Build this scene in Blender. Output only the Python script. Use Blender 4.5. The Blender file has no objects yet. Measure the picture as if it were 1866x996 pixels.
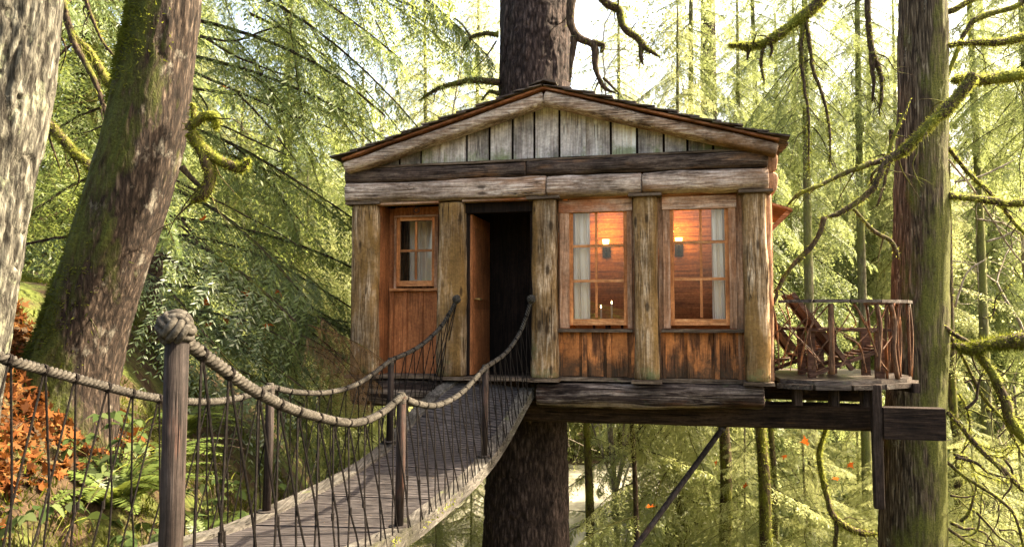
import bpy, math, random
import numpy as np
from mathutils import Vector, noise as mnoise
random.seed(7)
RNG = np.random.default_rng(7)
S = bpy.context.scene
COL = S.collection
PI = math.pi

# ------------------------------------------------------------------ camera geometry
FPX = 1400.0
TH = math.atan(82/FPX)
_c, _s = math.cos(TH), math.sin(TH)
def P(px, py, y):
    """world point seen at photo pixel px,py standing y metres in front of the camera"""
    u = (px-933)/FPX; v = (498-py)/FPX
    k = y/(_c-v*_s)
    return np.array((u*k, y, (_s+v*_c)*k))

# ------------------------------------------------------------------ numpy noise
def _hash(ix, iy, iz):
    h = (ix.astype(np.int64)*374761393 + iy.astype(np.int64)*668265263 + iz.astype(np.int64)*2147483647) & 0xffffffff
    h = ((h ^ (h >> 13))*1274126177) & 0xffffffff
    return ((h ^ (h >> 16)) & 0xffff)/65535.0
def vnoise(p):
    i = np.floor(p).astype(np.int64); f = p-i; f = f*f*(3-2*f)
    x, y, z = i[:, 0], i[:, 1], i[:, 2]; r = 0
    for dx in (0, 1):
        wx = f[:, 0] if dx else 1-f[:, 0]
        for dy in (0, 1):
            wy = f[:, 1] if dy else 1-f[:, 1]
            for dz in (0, 1):
                wz = f[:, 2] if dz else 1-f[:, 2]
                r = r + wx*wy*wz*_hash(x+dx, y+dy, z+dz)
    return r
def fbm(p, o=4):
    a, s, r = .5, 1.0, 0
    for k in range(o):
        r = r + a*vnoise(p*s+17.3*k); a *= .5; s *= 2.03
    return r

# ------------------------------------------------------------------ mesh building
class MB:
    def __init__(self): self.V = []; self.F = []; self.M = []; self.n = 0
    def add(self, V, F, m=0):
        V = np.asarray(V, float).reshape(-1, 3)
        for f in F: self.F.append([int(i)+self.n for i in f]); self.M.append(m)
        self.V.append(V); self.n += len(V); return self
    def box(self, a, b, m=0):
        (x0, y0, z0), (x1, y1, z1) = a, b
        self.add([(x0,y0,z0),(x1,y0,z0),(x1,y1,z0),(x0,y1,z0),(x0,y0,z1),(x1,y0,z1),(x1,y1,z1),(x0,y1,z1)],
                 [(3,2,1,0),(4,5,6,7),(0,1,5,4),(1,2,6,5),(2,3,7,6),(3,0,4,7)], m); return self
    def bar(self, p0, p1, w, h, up=(0,0,1), m=0, jit=0):
        p0, p1 = np.array(p0, float), np.array(p1, float)
        t = (p1-p0)/np.linalg.norm(p1-p0); s = np.cross(t, up); s /= np.linalg.norm(s); u = np.cross(s, t)
        V = [p+s*a*w/2+u*b*h/2 for p in (p0, p1) for a, b in ((-1,-1),(1,-1),(1,1),(-1,1))]
        self.add(V, [(3,2,1,0),(4,5,6,7),(0,1,5,4),(1,2,6,5),(2,3,7,6),(3,0,4,7)], m); return self
    def tube(self, pts, rad, k=8, m=0, twist=None, cap=True):
        P_ = np.array(pts, float); n = len(P_); R = np.broadcast_to(np.array(rad, float), (n,))
        T = np.gradient(P_, axis=0); T /= np.linalg.norm(T, axis=1)[:, None]+1e-12
        a = np.array((0, 0, 1.0)) if abs(T[0][2]) < .9 else np.array((1.0, 0, 0))
        N = np.cross(T[0], a); N /= np.linalg.norm(N)
        th = np.linspace(0, 2*PI, k, endpoint=False)
        L = np.concatenate([[0], np.cumsum(np.linalg.norm(np.diff(P_, axis=0), axis=1))])
        V = np.zeros((n, k, 3))
        for i in range(n):
            N = N-T[i]*np.dot(N, T[i]); N /= np.linalg.norm(N); B = np.cross(T[i], N)
            r = R[i]*np.ones(k)
            if twist: r = r*(.54+.56*np.abs(np.sin(1.5*(th+twist*L[i]))))
            V[i] = P_[i]+(np.cos(th)*r)[:, None]*N+(np.sin(th)*r)[:, None]*B
        F = [(i*k+j, i*k+(j+1) % k, (i+1)*k+(j+1) % k, (i+1)*k+j) for i in range(n-1) for j in range(k)]
        if cap: F += [tuple(range(k))[::-1], tuple((n-1)*k+j for j in range(k))]
        self.add(V, F, m); return self
    def prism(self, poly, z0, z1, m=0):
        n = len(poly)
        V = [(x, y, z0) for x, y in poly]+[(x, y, z1) for x, y in poly]
        self.add(V, [tuple(range(n))[::-1], tuple(range(n, 2*n))]+[(i, (i+1) % n, n+(i+1) % n, n+i) for i in range(n)], m); return self
    def hewn(self, p0, p1, side, a, b, seed=0, amp=.02, sq=3.2, nl=None, k=28, t0=1, t1=1, m=0):
        """a roughly squared log from p0 to p1, half width a along side, half depth b"""
        p0, p1 = np.array(p0, float), np.array(p1, float); L = np.linalg.norm(p1-p0); t = (p1-p0)/L
        s = np.array(side, float); s = s-t*np.dot(s, t); s /= np.linalg.norm(s); d = np.cross(t, s)
        nl = nl or max(8, int(L/.05))
        th = np.linspace(0, 2*PI, k, endpoint=False)
        cx = np.sign(np.cos(th))*np.abs(np.cos(th))**(2/sq); cy = np.sign(np.sin(th))*np.abs(np.sin(th))**(2/sq)
        U = np.concatenate([[0, .004/L], np.linspace(.015/L, 1-.015/L, nl), [1-.004/L, 1]])
        V = []
        for u in U:
            e = min(u, 1-u)*L; sc = 1-.10*max(0, 1-e/.015)
            tp = t0+(t1-t0)*u
            base = np.stack([cx*a, cy*b, np.full(k, u*L)], 1)
            q = base*np.array((5, 5, 1.6))+seed*7.7
            q2 = base*np.array((22, 22, 2.2))+seed*3.1
            dn = (fbm(q, 3)-.45)*amp*2.2+(fbm(q2, 2)-.37)*amp*.8
            r = np.sqrt(base[:, 0]**2+base[:, 1]**2); f = (1+dn/r)*sc*tp
            V.append(p0+t*u*L+(base[:, 0]*f)[:, None]*s+(base[:, 1]*f)[:, None]*d)
        n = len(U)
        F = [(i*k+j, i*k+(j+1) % k, (i+1)*k+(j+1) % k, (i+1)*k+j) for i in range(n-1) for j in range(k)]
        F += [tuple(range(k))[::-1], tuple((n-1)*k+j for j in range(k))]
        self.add(np.concatenate(V), F, m); return self
    def build(self, name, mats, parent=None, smooth=False, world=False):
        V = np.concatenate(self.V)
        if world and parent is not None: V = V-np.array(parent.location)
        me = bpy.data.meshes.new(name); me.from_pydata(V.tolist(), [], self.F); 
        return _link(name, me, mats, parent, smooth, self.M)

def _link(name, me, mats, parent=None, smooth=False, midx=None):
    for m in (mats if isinstance(mats, (list, tuple)) else [mats]): me.materials.append(m)
    if midx is not None and len(me.materials) > 1: me.polygons.foreach_set('material_index', np.array(midx, np.int32))
    if smooth: me.polygons.foreach_set('use_smooth', np.ones(len(me.polygons), bool))
    me.update()
    o = bpy.data.objects.new(name, me); COL.objects.link(o)
    if parent is not None: o.parent = parent
    return o

def fast_mesh(name, parts):
    """parts: list of (array (n,k,3), material index): n separate faces of k corners"""
    Vs = [a.reshape(-1, 3) for a, _ in parts if len(a)]
    V = np.concatenate(Vs).astype(np.float32)
    sizes = np.concatenate([np.full(len(a), a.shape[1], np.int32) for a, _ in parts if len(a)])
    mi = np.concatenate([np.full(len(a), m, np.int32) for a, m in parts if len(a)])
    me = bpy.data.meshes.new(name)
    me.vertices.add(len(V)); me.vertices.foreach_set('co', V.ravel())
    me.loops.add(len(V)); me.loops.foreach_set('vertex_index', np.arange(len(V), dtype=np.int32))
    me.polygons.add(len(sizes))
    me.polygons.foreach_set('loop_start', np.concatenate([[0], np.cumsum(sizes)[:-1]]).astype(np.int32))
    me.polygons.foreach_set('loop_total', sizes)
    me.polygons.foreach_set('material_index', mi)
    me.update(calc_edges=True)
    return me
def fast_obj(name, parts, mats, parent=None, world=False):
    if world and parent is not None:
        L = np.array(parent.location); parts = [(a-L, m) for a, m in parts]
    me = fast_mesh(name, parts)
    for m in mats: me.materials.append(m)
    o = bpy.data.objects.new(name, me); COL.objects.link(o)
    if parent is not None: o.parent = parent
    return o

def tag(o, label=None, cat=None, group=None, kind=None):
    if label: o['label'] = label
    if cat: o['category'] = cat
    if group: o['group'] = group
    if kind: o['kind'] = kind
    return o
def thing(name, label, cat, loc=(0,0,0), rz=0, group=None):
    o = bpy.data.objects.new(name, None); COL.objects.link(o)
    o.location = tuple(float(v) for v in loc); o.rotation_euler = (0, 0, rz); o.empty_display_size = .2
    return tag(o, label, cat, group)
def copy_thing(o):
    c = o.copy(); COL.objects.link(c)
    for ch in o.children:
        d = ch.copy(); COL.objects.link(d); d.parent = c
        for g in ch.children:
            e = g.copy(); COL.objects.link(e); e.parent = d
    return c

def spl(pts, n):
    p = np.array(pts, float)
    p = np.vstack([2*p[0]-p[1], p, 2*p[-1]-p[-2]])
    m = len(p)-3; out = []
    for u in np.linspace(0, m-1e-9, n):
        i = int(u); t = u-i; a, b, c, d = p[i:i+4]
        out.append(.5*((2*b)+(-a+c)*t+(2*a-5*b+4*c-d)*t*t+(-a+3*b-3*c+d)*t**3))
    return np.array(out)

# ------------------------------------------------------------------ materials
class NT:
    def __init__(self, name):
        self.m = bpy.data.materials.new(name); self.m.use_nodes = True
        self.t = self.m.node_tree; self.t.nodes.clear()
        self.out = self.n('ShaderNodeOutputMaterial')
    def n(self, typ, ins=None, **kw):
        x = self.t.nodes.new(typ)
        for k, v in kw.items(): setattr(x, k, v)
        for k, v in (ins or {}).items(): self.set(x.inputs[k], v)
        return x
    def set(self, sock, v):
        if isinstance(v, bpy.types.NodeSocket): self.t.links.new(v, sock)
        else:
            if sock.type == 'RGBA' and len(v) == 3: v = (*v, 1)
            sock.default_value = v
    def ramp(self, fac, stops):
        r = self.n('ShaderNodeValToRGB', {'Fac': fac}); e = r.color_ramp.elements
        while len(e) < len(stops): e.new(.5)
        for q, (p, c) in zip(e, stops):
            q.position = p; q.color = (*c, 1) if not isinstance(c, (int, float)) else (c, c, c, 1)
        return r.outputs['Color']
    def mix(self, f, a, b, mode='MIX'):
        x = self.n('ShaderNodeMix', data_type='RGBA', blend_type=mode)
        self.set(x.inputs[0], f); self.set(x.inputs[6], a); self.set(x.inputs[7], b); return x.outputs[2]
    def math(self, op, a, b=0.0, clamp=False):
        x = self.n('ShaderNodeMath', operation=op, use_clamp=clamp); self.set(x.inputs[0], a); self.set(x.inputs[1], b); return x.outputs[0]
    def noise(self, vec, scale, detail=6, rough=.55, dist=0, out='Fac'):
        return self.n('ShaderNodeTexNoise', {'Vector': vec, 'Scale': scale, 'Detail': detail, 'Roughness': rough, 'Distortion': dist}).outputs[out]
    def coords(self, scale=(1,1,1), rnd=True, rot=(0,0,0)):
        c = self.n('ShaderNodeTexCoord').outputs['Object']
        if rnd:
            r = self.n('ShaderNodeObjectInfo').outputs['Random']
            v = self.n('ShaderNodeVectorMath', {0: c}, operation='ADD')
            k = self.math('MULTIPLY', r, 37.0); self.t.links.new(k, v.inputs[1]); c = v.outputs[0]
        m = self.n('ShaderNodeMapping', {'Vector': c, 'Scale': scale, 'Rotation': rot}); return m.outputs[0]
    def finish(self, col, rough=.7, bump=None, bs=.3, bd=.02, **kw):
        p = self.n('ShaderNodeBsdfPrincipled', {'Base Color': col, 'Roughness': rough})
        p.inputs['Specular IOR Level'].default_value = kw.pop('spec', .10)
        for k, v in kw.items(): self.set(p.inputs[k], v)
        if bump is not None:
            b = self.n('ShaderNodeBump', {'Height': bump, 'Strength': bs, 'Distance': bd}); self.t.links.new(b.outputs[0], p.inputs['Normal'])
        self.t.links.new(p.outputs[0], self.out.inputs[0]); return self.m

def wood(name, axis, dark, mid, light, stain=None, stain_amt=(.5,.65), green=None, green_amt=(.58,.72), green_z=None,
         grain=26, bs=.5, rough=.75, knots=.35, crack=1.0, rot=(0,0,0), stain_scale=1.6, var=.35):
    t = NT(name)
    sc = [grain]*3; sc[axis] = grain*.065
    v = t.coords(sc, rot=rot)
    g = t.noise(v, 1.0, 10, .68, 1.2)
    col = t.ramp(g, [(.34, dark), (.48, mid), (.63, light)])
    # fine fibres
    sc2 = [grain*5]*3; sc2[axis] = grain*.12
    g2 = t.noise(t.coords(sc2, rot=rot), 1.0, 3, .6)
    col = t.mix(.55, col, t.ramp(g2, [(.3, .25), (.7, .75)]), 'OVERLAY')
    wob = [stain_scale*2.2]*3; wob[axis] = stain_scale*.55
    ob = t.coords(wob, rot=rot)
    if stain is not None:
        n = t.noise(ob, 1.0, 5, .6, .4)
        n = t.math('ADD', n, t.math('MULTIPLY', t.math('SUBTRACT', g2, .5), .25))
        col = t.mix(t.ramp(n, [(stain_amt[0], 0.0), (stain_amt[1], 1.0)]), col, t.mix(.5, stain, t.ramp(g, [(.3, .35), (.7, .65)]), 'OVERLAY'))
    # broad tone changes
    big = t.noise(t.coords((1.7, 1.7, 1.7)), 1.0, 5, .6)
    col = t.mix(var+.25, col, t.ramp(big, [(.33, .15), (.67, .85)]), 'OVERLAY')
    spk = t.noise(t.coords((28, 28, 28)), 1.0, 5, .7)
    col = t.mix(.4, col, t.ramp(spk, [(.35, .2), (.65, .8)]), 'OVERLAY')
    rnd = t.n('ShaderNodeObjectInfo').outputs['Random']
    col = t.mix(var*.8, col, t.ramp(rnd, [(0, .3), (1, .7)]), 'OVERLAY')
    if green is not None:
        n = t.noise(t.coords((3.2, 3.2, 3.2)), 1.0, 7, .7)
        if green_z is not None:
            z = t.n('ShaderNodeSeparateXYZ', {0: t.n('ShaderNodeTexCoord').outputs['Object']}).outputs['Z']
            mr = t.n('ShaderNodeMapRange', {'Value': z, 1: green_z[0], 2: green_z[1], 3: .22, 4: -.1}).outputs[0]
            n = t.math('ADD', n, mr)
        col = t.mix(t.ramp(n, [(green_amt[0], 0.0), (green_amt[1], .8)]), col, green)
    h = t.math('ADD', t.math('MULTIPLY', g, .8), t.math('MULTIPLY', g2, .35))
    if crack:
        sc3 = [grain*1.1]*3; sc3[axis] = grain*.022
        cr = t.noise(t.coords(sc3, rot=rot), 1.0, 2, .5, .8)
        line = t.math('ABSOLUTE', t.math('SUBTRACT', cr, .5))
        lm = t.ramp(line, [(.006, 0.0), (.030, 1.0)])
        msk = t.ramp(t.noise(t.coords((2.5, 2.5, 2.5)), 1.0, 2), [(.52, 1.0), (.60, 0.0)])
        lm = t.math('MAXIMUM', lm, msk)
        col = t.mix(t.math('MULTIPLY', t.math('SUBTRACT', 1.0, lm), .85*crack), col, [c*.25 for c in dark])
        h = t.math('ADD', h, t.math('MULTIPLY', lm, .9))
    if knots:
        ks = [6.5]*3; ks[axis] = 2.4
        vo = t.n('ShaderNodeTexVoronoi', {'Vector': t.coords(ks, rot=rot), 'Scale': 1.0, 'Randomness': 1.0})
        km = t.ramp(vo.outputs['Distance'], [(.10, 1.0), (.20, 0.0)])
        col = t.mix(t.math('MULTIPLY', km, knots*2), col, [c*.35 for c in dark])
    return t.finish(col, rough, h, min(1, bs*1.4), .016)

def bark(name, deep, mid, light, sc=(16, 16, 3), bs=.9, moss=None, moss_amt=(.55, .65), moss_dir=None, lichen=None, lichen_amt=(.6,.66), bd=.03, island_soft=.0):
    t = NT(name)
    v = t.coords(sc, rnd=False)
    a = t.noise(v, 1.0, 8, .65, .5)
    vo = t.n('ShaderNodeTexVoronoi', {'Vector': t.coords([s*.8 for s in sc], rnd=False), 'Scale': 1.0}, feature='DISTANCE_TO_EDGE').outputs['Distance']
    f = t.math('ADD', t.math('MULTIPLY', a, .8), t.math('MULTIPLY', vo, .45))
    col = t.ramp(f, [(.37, deep), (.52, mid), (.68, light)])
    fine = t.noise(t.coords([s*6 for s in sc], rnd=False), 1.0, 3, .6)
    col = t.mix(.6, col, t.ramp(fine, [(.3, .22), (.7, .78)]), 'OVERLAY')
    big = t.noise(t.coords((1.3, 1.3, .5), rnd=False), 1.0, 4, .6)
    col = t.mix(.5, col, t.ramp(big, [(.3, .25), (.7, .75)]), 'OVERLAY')
    if lichen is not None:
        n = t.noise(t.coords((5, 5, 3), rnd=False), 1.0, 8, .72)
        col = t.mix(t.ramp(n, [(lichen_amt[0], 0.0), (lichen_amt[1], .75)]), col, lichen)
    h = t.math('ADD', f, t.math('MULTIPLY', fine, .3))
    if moss is not None:
        n = t.noise(t.coords((2.4, 2.4, 1.0), rnd=False), 1.0, 8, .68)
        if moss_dir is not None:
            g = t.n('ShaderNodeNewGeometry').outputs['Normal']
            d = t.n('ShaderNodeVectorMath', {0: g, 1: moss_dir}, operation='DOT_PRODUCT').outputs['Value']
            n = t.math('ADD', n, t.math('MULTIPLY', d, .22))
        mk = t.ramp(n, [(moss_amt[0], 0.0), (moss_amt[1], 1.0)])
        mn = t.noise(t.coords((45, 45, 45), rnd=False), 1.0, 4, .7)
        mc = t.mix(t.ramp(mn, [(.35, 0.0), (.65, 1.0)]), [c*.45 for c in moss], moss)
        col = t.mix(mk, col, mc); h = t.math('ADD', h, t.math('MULTIPLY', mk, t.math('MULTIPLY', mn, 1.0)))
    return t.finish(col, .9, h, bs, bd, spec=.15)

def leafmat(name, cols, trans, tr_amt=.5, gloss=.04, rough=.45, clump=.5):
    """leaf: diffuse + light let through; per-leaf colour differs"""
    t = NT(name)
    g = t.n('ShaderNodeNewGeometry').outputs['Random Per Island']
    big = t.noise(t.n('ShaderNodeTexCoord').outputs['Object'], 1.3, 3, .6)
    f = t.math('ADD', t.math('MULTIPLY', g, 1-clump), t.math('MULTIPLY', t.ramp(big, [(.3, 0.0), (.7, 1.0)]), clump))
    n = len(cols)
    col = t.ramp(f, [(i/(n-1), c) for i, c in enumerate(cols)])
    tc = t.mix(.8, col, trans, 'MIX')
    d = t.n('ShaderNodeBsdfDiffuse', {'Color': col}); r = t.n('ShaderNodeBsdfTranslucent', {'Color': tc})
    m = t.n('ShaderNodeMixShader', {0: tr_amt, 1: d.outputs[0], 2: r.outputs[0]})
    gl = t.n('ShaderNodeBsdfGlossy', {'Color': (.9, .9, .9), 'Roughness': rough})
    m2 = t.n('ShaderNodeMixShader', {0: gloss, 1: m.outputs[0], 2: gl.outputs[0]})
    t.t.links.new(m2.outputs[0], t.out.inputs[0]); return t.m

def plain(name, col, rough=.6, bs=.15, scale=40, var=.4, metal=0, spec=.2):
    t = NT(name); n = t.noise(t.coords((scale,)*3), 1.0, 5, .6)
    c = t.mix(var, col, t.ramp(n, [(.3, .2), (.7, .8)]), 'OVERLAY')
    return t.finish(c, rough, n, bs, .006, Metallic=metal, spec=spec)

GREEN = (.075, .095, .025)
M = {}
M['col_wood'] = wood('weathered post wood', 2, (.060,.032,.015), (.225,.138,.070), (.50,.38,.265), stain=(.165,.092,.032), stain_amt=(.40,.6), green=(.11,.125,.055), green_amt=(.68,.82), green_z=(0,.9), knots=.4)
M['log_pale'] = wood('pale weathered log', 0, (.11,.068,.046), (.31,.22,.165), (.56,.46,.385), stain=(.17,.085,.04), stain_amt=(.50,.66), green=(.11,.13,.04), green_amt=(.68,.8), knots=.4, bs=.7)
M['log_dark'] = wood('dark weathered log', 0, (.014,.009,.007), (.048,.031,.024), (.13,.095,.075), stain=(.16,.085,.045), stain_amt=(.56,.68), green=(.05,.07,.03), green_amt=(.66,.8), knots=.3, bs=.8)
SLOPE = .288
RA = math.atan(SLOPE)
M['rake_l'] = wood('rake wood left', 0, (.12,.07,.045), (.32,.225,.165), (.56,.46,.38), stain=(.19,.10,.055), stain_amt=(.5,.66), rot=(0, RA, 0), knots=.25, bs=.7)
M['rake_r'] = wood('rake wood right', 0, (.12,.068,.042), (.33,.225,.16), (.58,.47,.375), stain=(.17,.09,.045), stain_amt=(.44,.58), rot=(0, -RA, 0), knots=.3, bs=.7)
M['gable'] = wood('gable board wood', 2, (.27,.22,.20), (.40,.35,.32), (.56,.51,.47), stain=(.17,.12,.10), stain_amt=(.58,.74), green=(.16,.20,.07), green_amt=(.60,.78), green_z=(2.70,3.05), grain=13, knots=.0, var=.7, bs=.3)
M['cedar'] = wood('red cedar frame', 2, (.22,.075,.026), (.40,.145,.05), (.52,.21,.08), grain=30, knots=0, crack=.3, bs=.15, rough=.5, var=.3)
M['cedar_h'] = wood('red cedar rail', 0, (.22,.08,.03), (.40,.16,.06), (.52,.25,.11), grain=30, knots=0, crack=.3, bs=.15, rough=.5, var=.3)
M['casing'] = wood('faded cedar casing', 2, (.17,.085,.045), (.31,.165,.095), (.44,.27,.18), stain=(.20,.08,.035), stain_amt=(.48,.66), grain=28, knots=.15, crack=.5, bs=.25, var=.3)
M['casing_h'] = wood('faded cedar head', 0, (.20,.10,.06), (.37,.21,.13), (.50,.35,.26), stain=(.28,.10,.045), stain_amt=(.5,.66), grain=28, knots=.1, crack=.5, bs=.25, var=.3)
M['panel'] = wood('stained panel boards', 2, (.035,.014,.008), (.11,.043,.020), (.20,.08,.032), stain=(.42,.15,.05), stain_amt=(.47,.57), green=(.04,.03,.02), green_amt=(.5,.66), green_z=(0,.45), grain=24, knots=.2, bs=.3, stain_scale=2.6)
M['entry'] = wood('entry red cedar', 2, (.17,.06,.024), (.29,.10,.038), (.40,.15,.058), grain=30, knots=0, crack=.4, bs=.2, rough=.55, var=.35)
M['trim'] = wood('dark trim wood', 0, (.03,.02,.014), (.085,.058,.04), (.17,.125,.09), green=(.06,.085,.025), green_amt=(.62,.76), knots=0, bs=.4)
M['sill'] = wood('rotting sill log', 0, (.008,.005,.004), (.035,.023,.018), (.20,.155,.125), stain=(.07,.03,.018), stain_amt=(.56,.70), green=(.06,.08,.03), green_amt=(.60,.74), grain=16, knots=.2, bs=1.0, rough=.85)
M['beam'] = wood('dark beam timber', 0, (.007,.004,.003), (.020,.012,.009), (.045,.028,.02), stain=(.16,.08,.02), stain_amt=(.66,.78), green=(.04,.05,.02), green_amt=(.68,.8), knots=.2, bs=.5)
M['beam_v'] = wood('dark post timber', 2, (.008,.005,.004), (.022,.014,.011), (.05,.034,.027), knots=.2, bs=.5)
M['sheath'] = wood('roof edge board', 0, (.12,.045,.022), (.22,.085,.04), (.33,.15,.08), knots=0, bs=.2)
M['shingle'] = wood('split shingles', 0, (.025,.018,.015), (.075,.055,.045), (.16,.125,.10), green=(.10,.13,.03), green_amt=(.6,.72), knots=0, bs=.6, grain=20)
M['inwall'] = wood('interior cedar boards', 0, (.19,.08,.028), (.33,.15,.055), (.43,.22,.085), grain=14, knots=.2, crack=.2, bs=.15, var=.2)
M['deckwood'] = wood('wet balcony deck boards', 0, (.018,.012,.010), (.045,.034,.029), (.12,.10,.085), green=(.08,.10,.03), green_amt=(.62,.75), knots=.1, bs=.4, rough=.35)
M['kerb'] = wood('worn kerb timber', 1, (.02,.017,.014), (.052,.046,.040), (.105,.096,.084), stain=(.03,.028,.018), stain_amt=(.55,.68), green=(.14,.17,.04), green_amt=(.62,.74), knots=.1, bs=.5)
M['twig'] = wood('peeled twig wood', 2, (.030,.015,.009), (.085,.042,.024), (.20,.115,.07), stain=(.22,.075,.026), stain_amt=(.52,.64), grain=40, knots=.0, bs=.5, stain_scale=3, rough=.5)
M['chair'] = wood('dark chair wood', 0, (.035,.018,.012), (.08,.04,.026), (.15,.08,.055), knots=0, bs=.2, rough=.45)
M['dark'] = wood('dark hall boards', 2, (.004,.0025,.002), (.010,.006,.004), (.020,.011,.008), knots=0, bs=.2)  # near black, so the shade of the open doorway sits in the colour
M['b_grey'] = bark('grey furrowed bark', (.02,.017,.013), (.095,.088,.070), (.215,.205,.165), sc=(28,28,5), lichen=(.22,.24,.15), lichen_amt=(.56,.66), bd=.03)
M['b_mossy'] = bark('brown bark with moss', (.010,.007,.005), (.033,.022,.016), (.110,.082,.060), sc=(34,34,6), moss=(.065,.075,.015), moss_amt=(.45,.60), moss_dir=(-.75,-.25,.35), lichen=(.26,.235,.19), lichen_amt=(.58,.72), bd=.02)
M['b_dark'] = bark('dark flaky spruce bark', (.010,.006,.005), (.035,.023,.020), (.095,.068,.058), sc=(24,24,6), moss=(.07,.065,.02), moss_amt=(.66,.80), bd=.02)
M['b_cedar'] = bark('fibrous cedar bark', (.018,.012,.008), (.090,.066,.042), (.24,.195,.135), sc=(42,42,2.2), moss=(.105,.108,.024), moss_amt=(.45,.60), moss_dir=(.6,-.2,0), lichen=(.30,.29,.22), lichen_amt=(.62,.72), bd=.02)
M['b_thin'] = bark('thin mossy bark', (.025,.018,.01), (.075,.052,.028), (.15,.11,.06), sc=(30,30,8), moss=(.16,.17,.022), moss_amt=(.48,.60), bd=.012)
M['b_bg'] = bark('haze paled mossy bark', (.06,.05,.03), (.13,.115,.07), (.22,.20,.14), sc=(24,24,6), moss=(.17,.18,.05), moss_amt=(.40,.58), bd=.01)  # mossy bark of background trunks, colour lightened to stand in for distance haze
M['b_twig'] = bark('dark twig bark', (.02,.013,.009), (.055,.036,.024), (.11,.08,.055), sc=(40,40,12), moss=(.14,.15,.02), moss_amt=(.56,.66), moss_dir=(0,0,.8), bd=.006)
M['b_pale'] = bark('pale bare twig bark', (.14,.11,.08), (.27,.23,.18), (.42,.38,.32), sc=(30,30,10), bd=.006)
M['needle'] = leafmat('conifer needles', [(.040,.060,.014), (.070,.100,.024), (.110,.145,.034), (.16,.18,.045)], (.38,.43,.16), .50, .02)
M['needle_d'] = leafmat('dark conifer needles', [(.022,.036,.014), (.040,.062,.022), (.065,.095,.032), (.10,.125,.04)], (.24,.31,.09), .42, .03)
M['needle_h'] = leafmat('hemlock needles', [(.030,.050,.016), (.055,.085,.028), (.085,.12,.036), (.12,.15,.045)], (.34,.40,.10), .48, .015)
M['needle_y'] = leafmat('sunlit conifer needles', [(.065,.085,.018), (.11,.135,.03), (.16,.18,.04), (.21,.21,.055)], (.53,.55,.25), .54, .02)
M['rust'] = leafmat('dead rusty needles', [(.08,.045,.02), (.15,.08,.03), (.20,.12,.05)], (.30,.17,.06), .4, .02)
M['moss'] = leafmat('moss tufts', [(.045,.058,.007), (.085,.10,.012), (.14,.15,.02)], (.42,.44,.10), .5, .0, clump=.3)
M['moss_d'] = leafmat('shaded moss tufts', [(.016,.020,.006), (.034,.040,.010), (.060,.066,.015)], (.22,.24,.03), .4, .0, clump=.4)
M['maple'] = leafmat('fallen maple leaves', [(.024,.011,.006), (.060,.022,.009), (.115,.038,.013), (.155,.070,.025), (.042,.022,.013)], (.22,.075,.018), .20, .0, .4, clump=.25)
M['maple_r'] = leafmat('orange red maple leaves', [(.24,.045,.010), (.34,.08,.016)], (.50,.11,.02), .4, .0)
M['fern'] = leafmat('sword fern', [(.05,.075,.018), (.085,.12,.028), (.13,.16,.04)], (.26,.30,.05), .42, .02)
M['broad'] = leafmat('broad glossy leaves', [(.025,.042,.014), (.05,.072,.024), (.10,.12,.05)], (.10,.13,.035), .35, .0, .35, clump=.2)
def rope_mat(name, a, b, c):
    t = NT(name); v = t.coords((60, 60, 60)); n = t.noise(v, 1.0, 5, .7)
    big = t.noise(t.coords((5, 5, 5)), 1.0, 4, .6)
    col = t.mix(.6, t.ramp(n, [(.3, a), (.5, b), (.72, c)]), t.ramp(big, [(.3, .25), (.7, .75)]), 'OVERLAY')
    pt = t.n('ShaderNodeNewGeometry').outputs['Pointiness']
    col = t.mix(t.ramp(pt, [(.44, 1.0), (.52, 0.0)]), col, [q*.35 for q in a])      # groove shade painted into the rope colour so the twist shows
    return t.finish(col, .9, n, .6, .004, spec=.05)
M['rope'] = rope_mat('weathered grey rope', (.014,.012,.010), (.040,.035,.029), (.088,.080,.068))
M['cord'] = rope_mat('dark cord', (.005,.004,.0035), (.010,.008,.007), (.020,.017,.015))
M['post'] = wood('brown rail post paint', 2, (.008,.006,.005), (.020,.014,.012), (.040,.031,.027), stain=(.07,.026,.015), stain_amt=(.62,.74), green=(.10,.10,.03), green_amt=(.66,.78), knots=0, crack=.4, bs=.4)
M['curtain'] = plain('grey white curtain cloth', (.86,.74,.60), .9, .1, 200, .15)
M['iron'] = plain('dark iron', (.035,.03,.028), .5, .2, 60, .4, .6)
M['brass'] = plain('brass', (.42,.28,.10), .35, .1, 60, .3, .9)
M['steel'] = plain('weathered steel pole', (.05,.042,.038), .5, .2, 40, .5, .3)
def glass():
    t = NT('window glass')
    tr = t.n('ShaderNodeBsdfTransparent', {'Color': (.96, .96, .96)}); gl = t.n('ShaderNodeBsdfGlossy', {'Roughness': .01})
    lw = t.n('ShaderNodeLayerWeight', {'Blend': .18})
    m = t.n('ShaderNodeMixShader', {0: t.math('ADD', t.math('MULTIPLY', lw.outputs['Fresnel'], .8), .03), 1: tr.outputs[0], 2: gl.outputs[0]})
    t.t.links.new(m.outputs[0], t.out.inputs[0]); return t.m
M['glass'] = glass()
def emit(name, col, st):
    t = NT(name); e = t.n('ShaderNodeEmission', {'Color': (*col, 1), 'Strength': st}); t.t.links.new(e.outputs[0], t.out.inputs[0]); return t.m
M['glow'] = emit('lit lamp shade', (1.0, .55, .16), 2.6)
M['flame'] = emit('candle flame', (1.0, .7, .35), 6.0)
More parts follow.
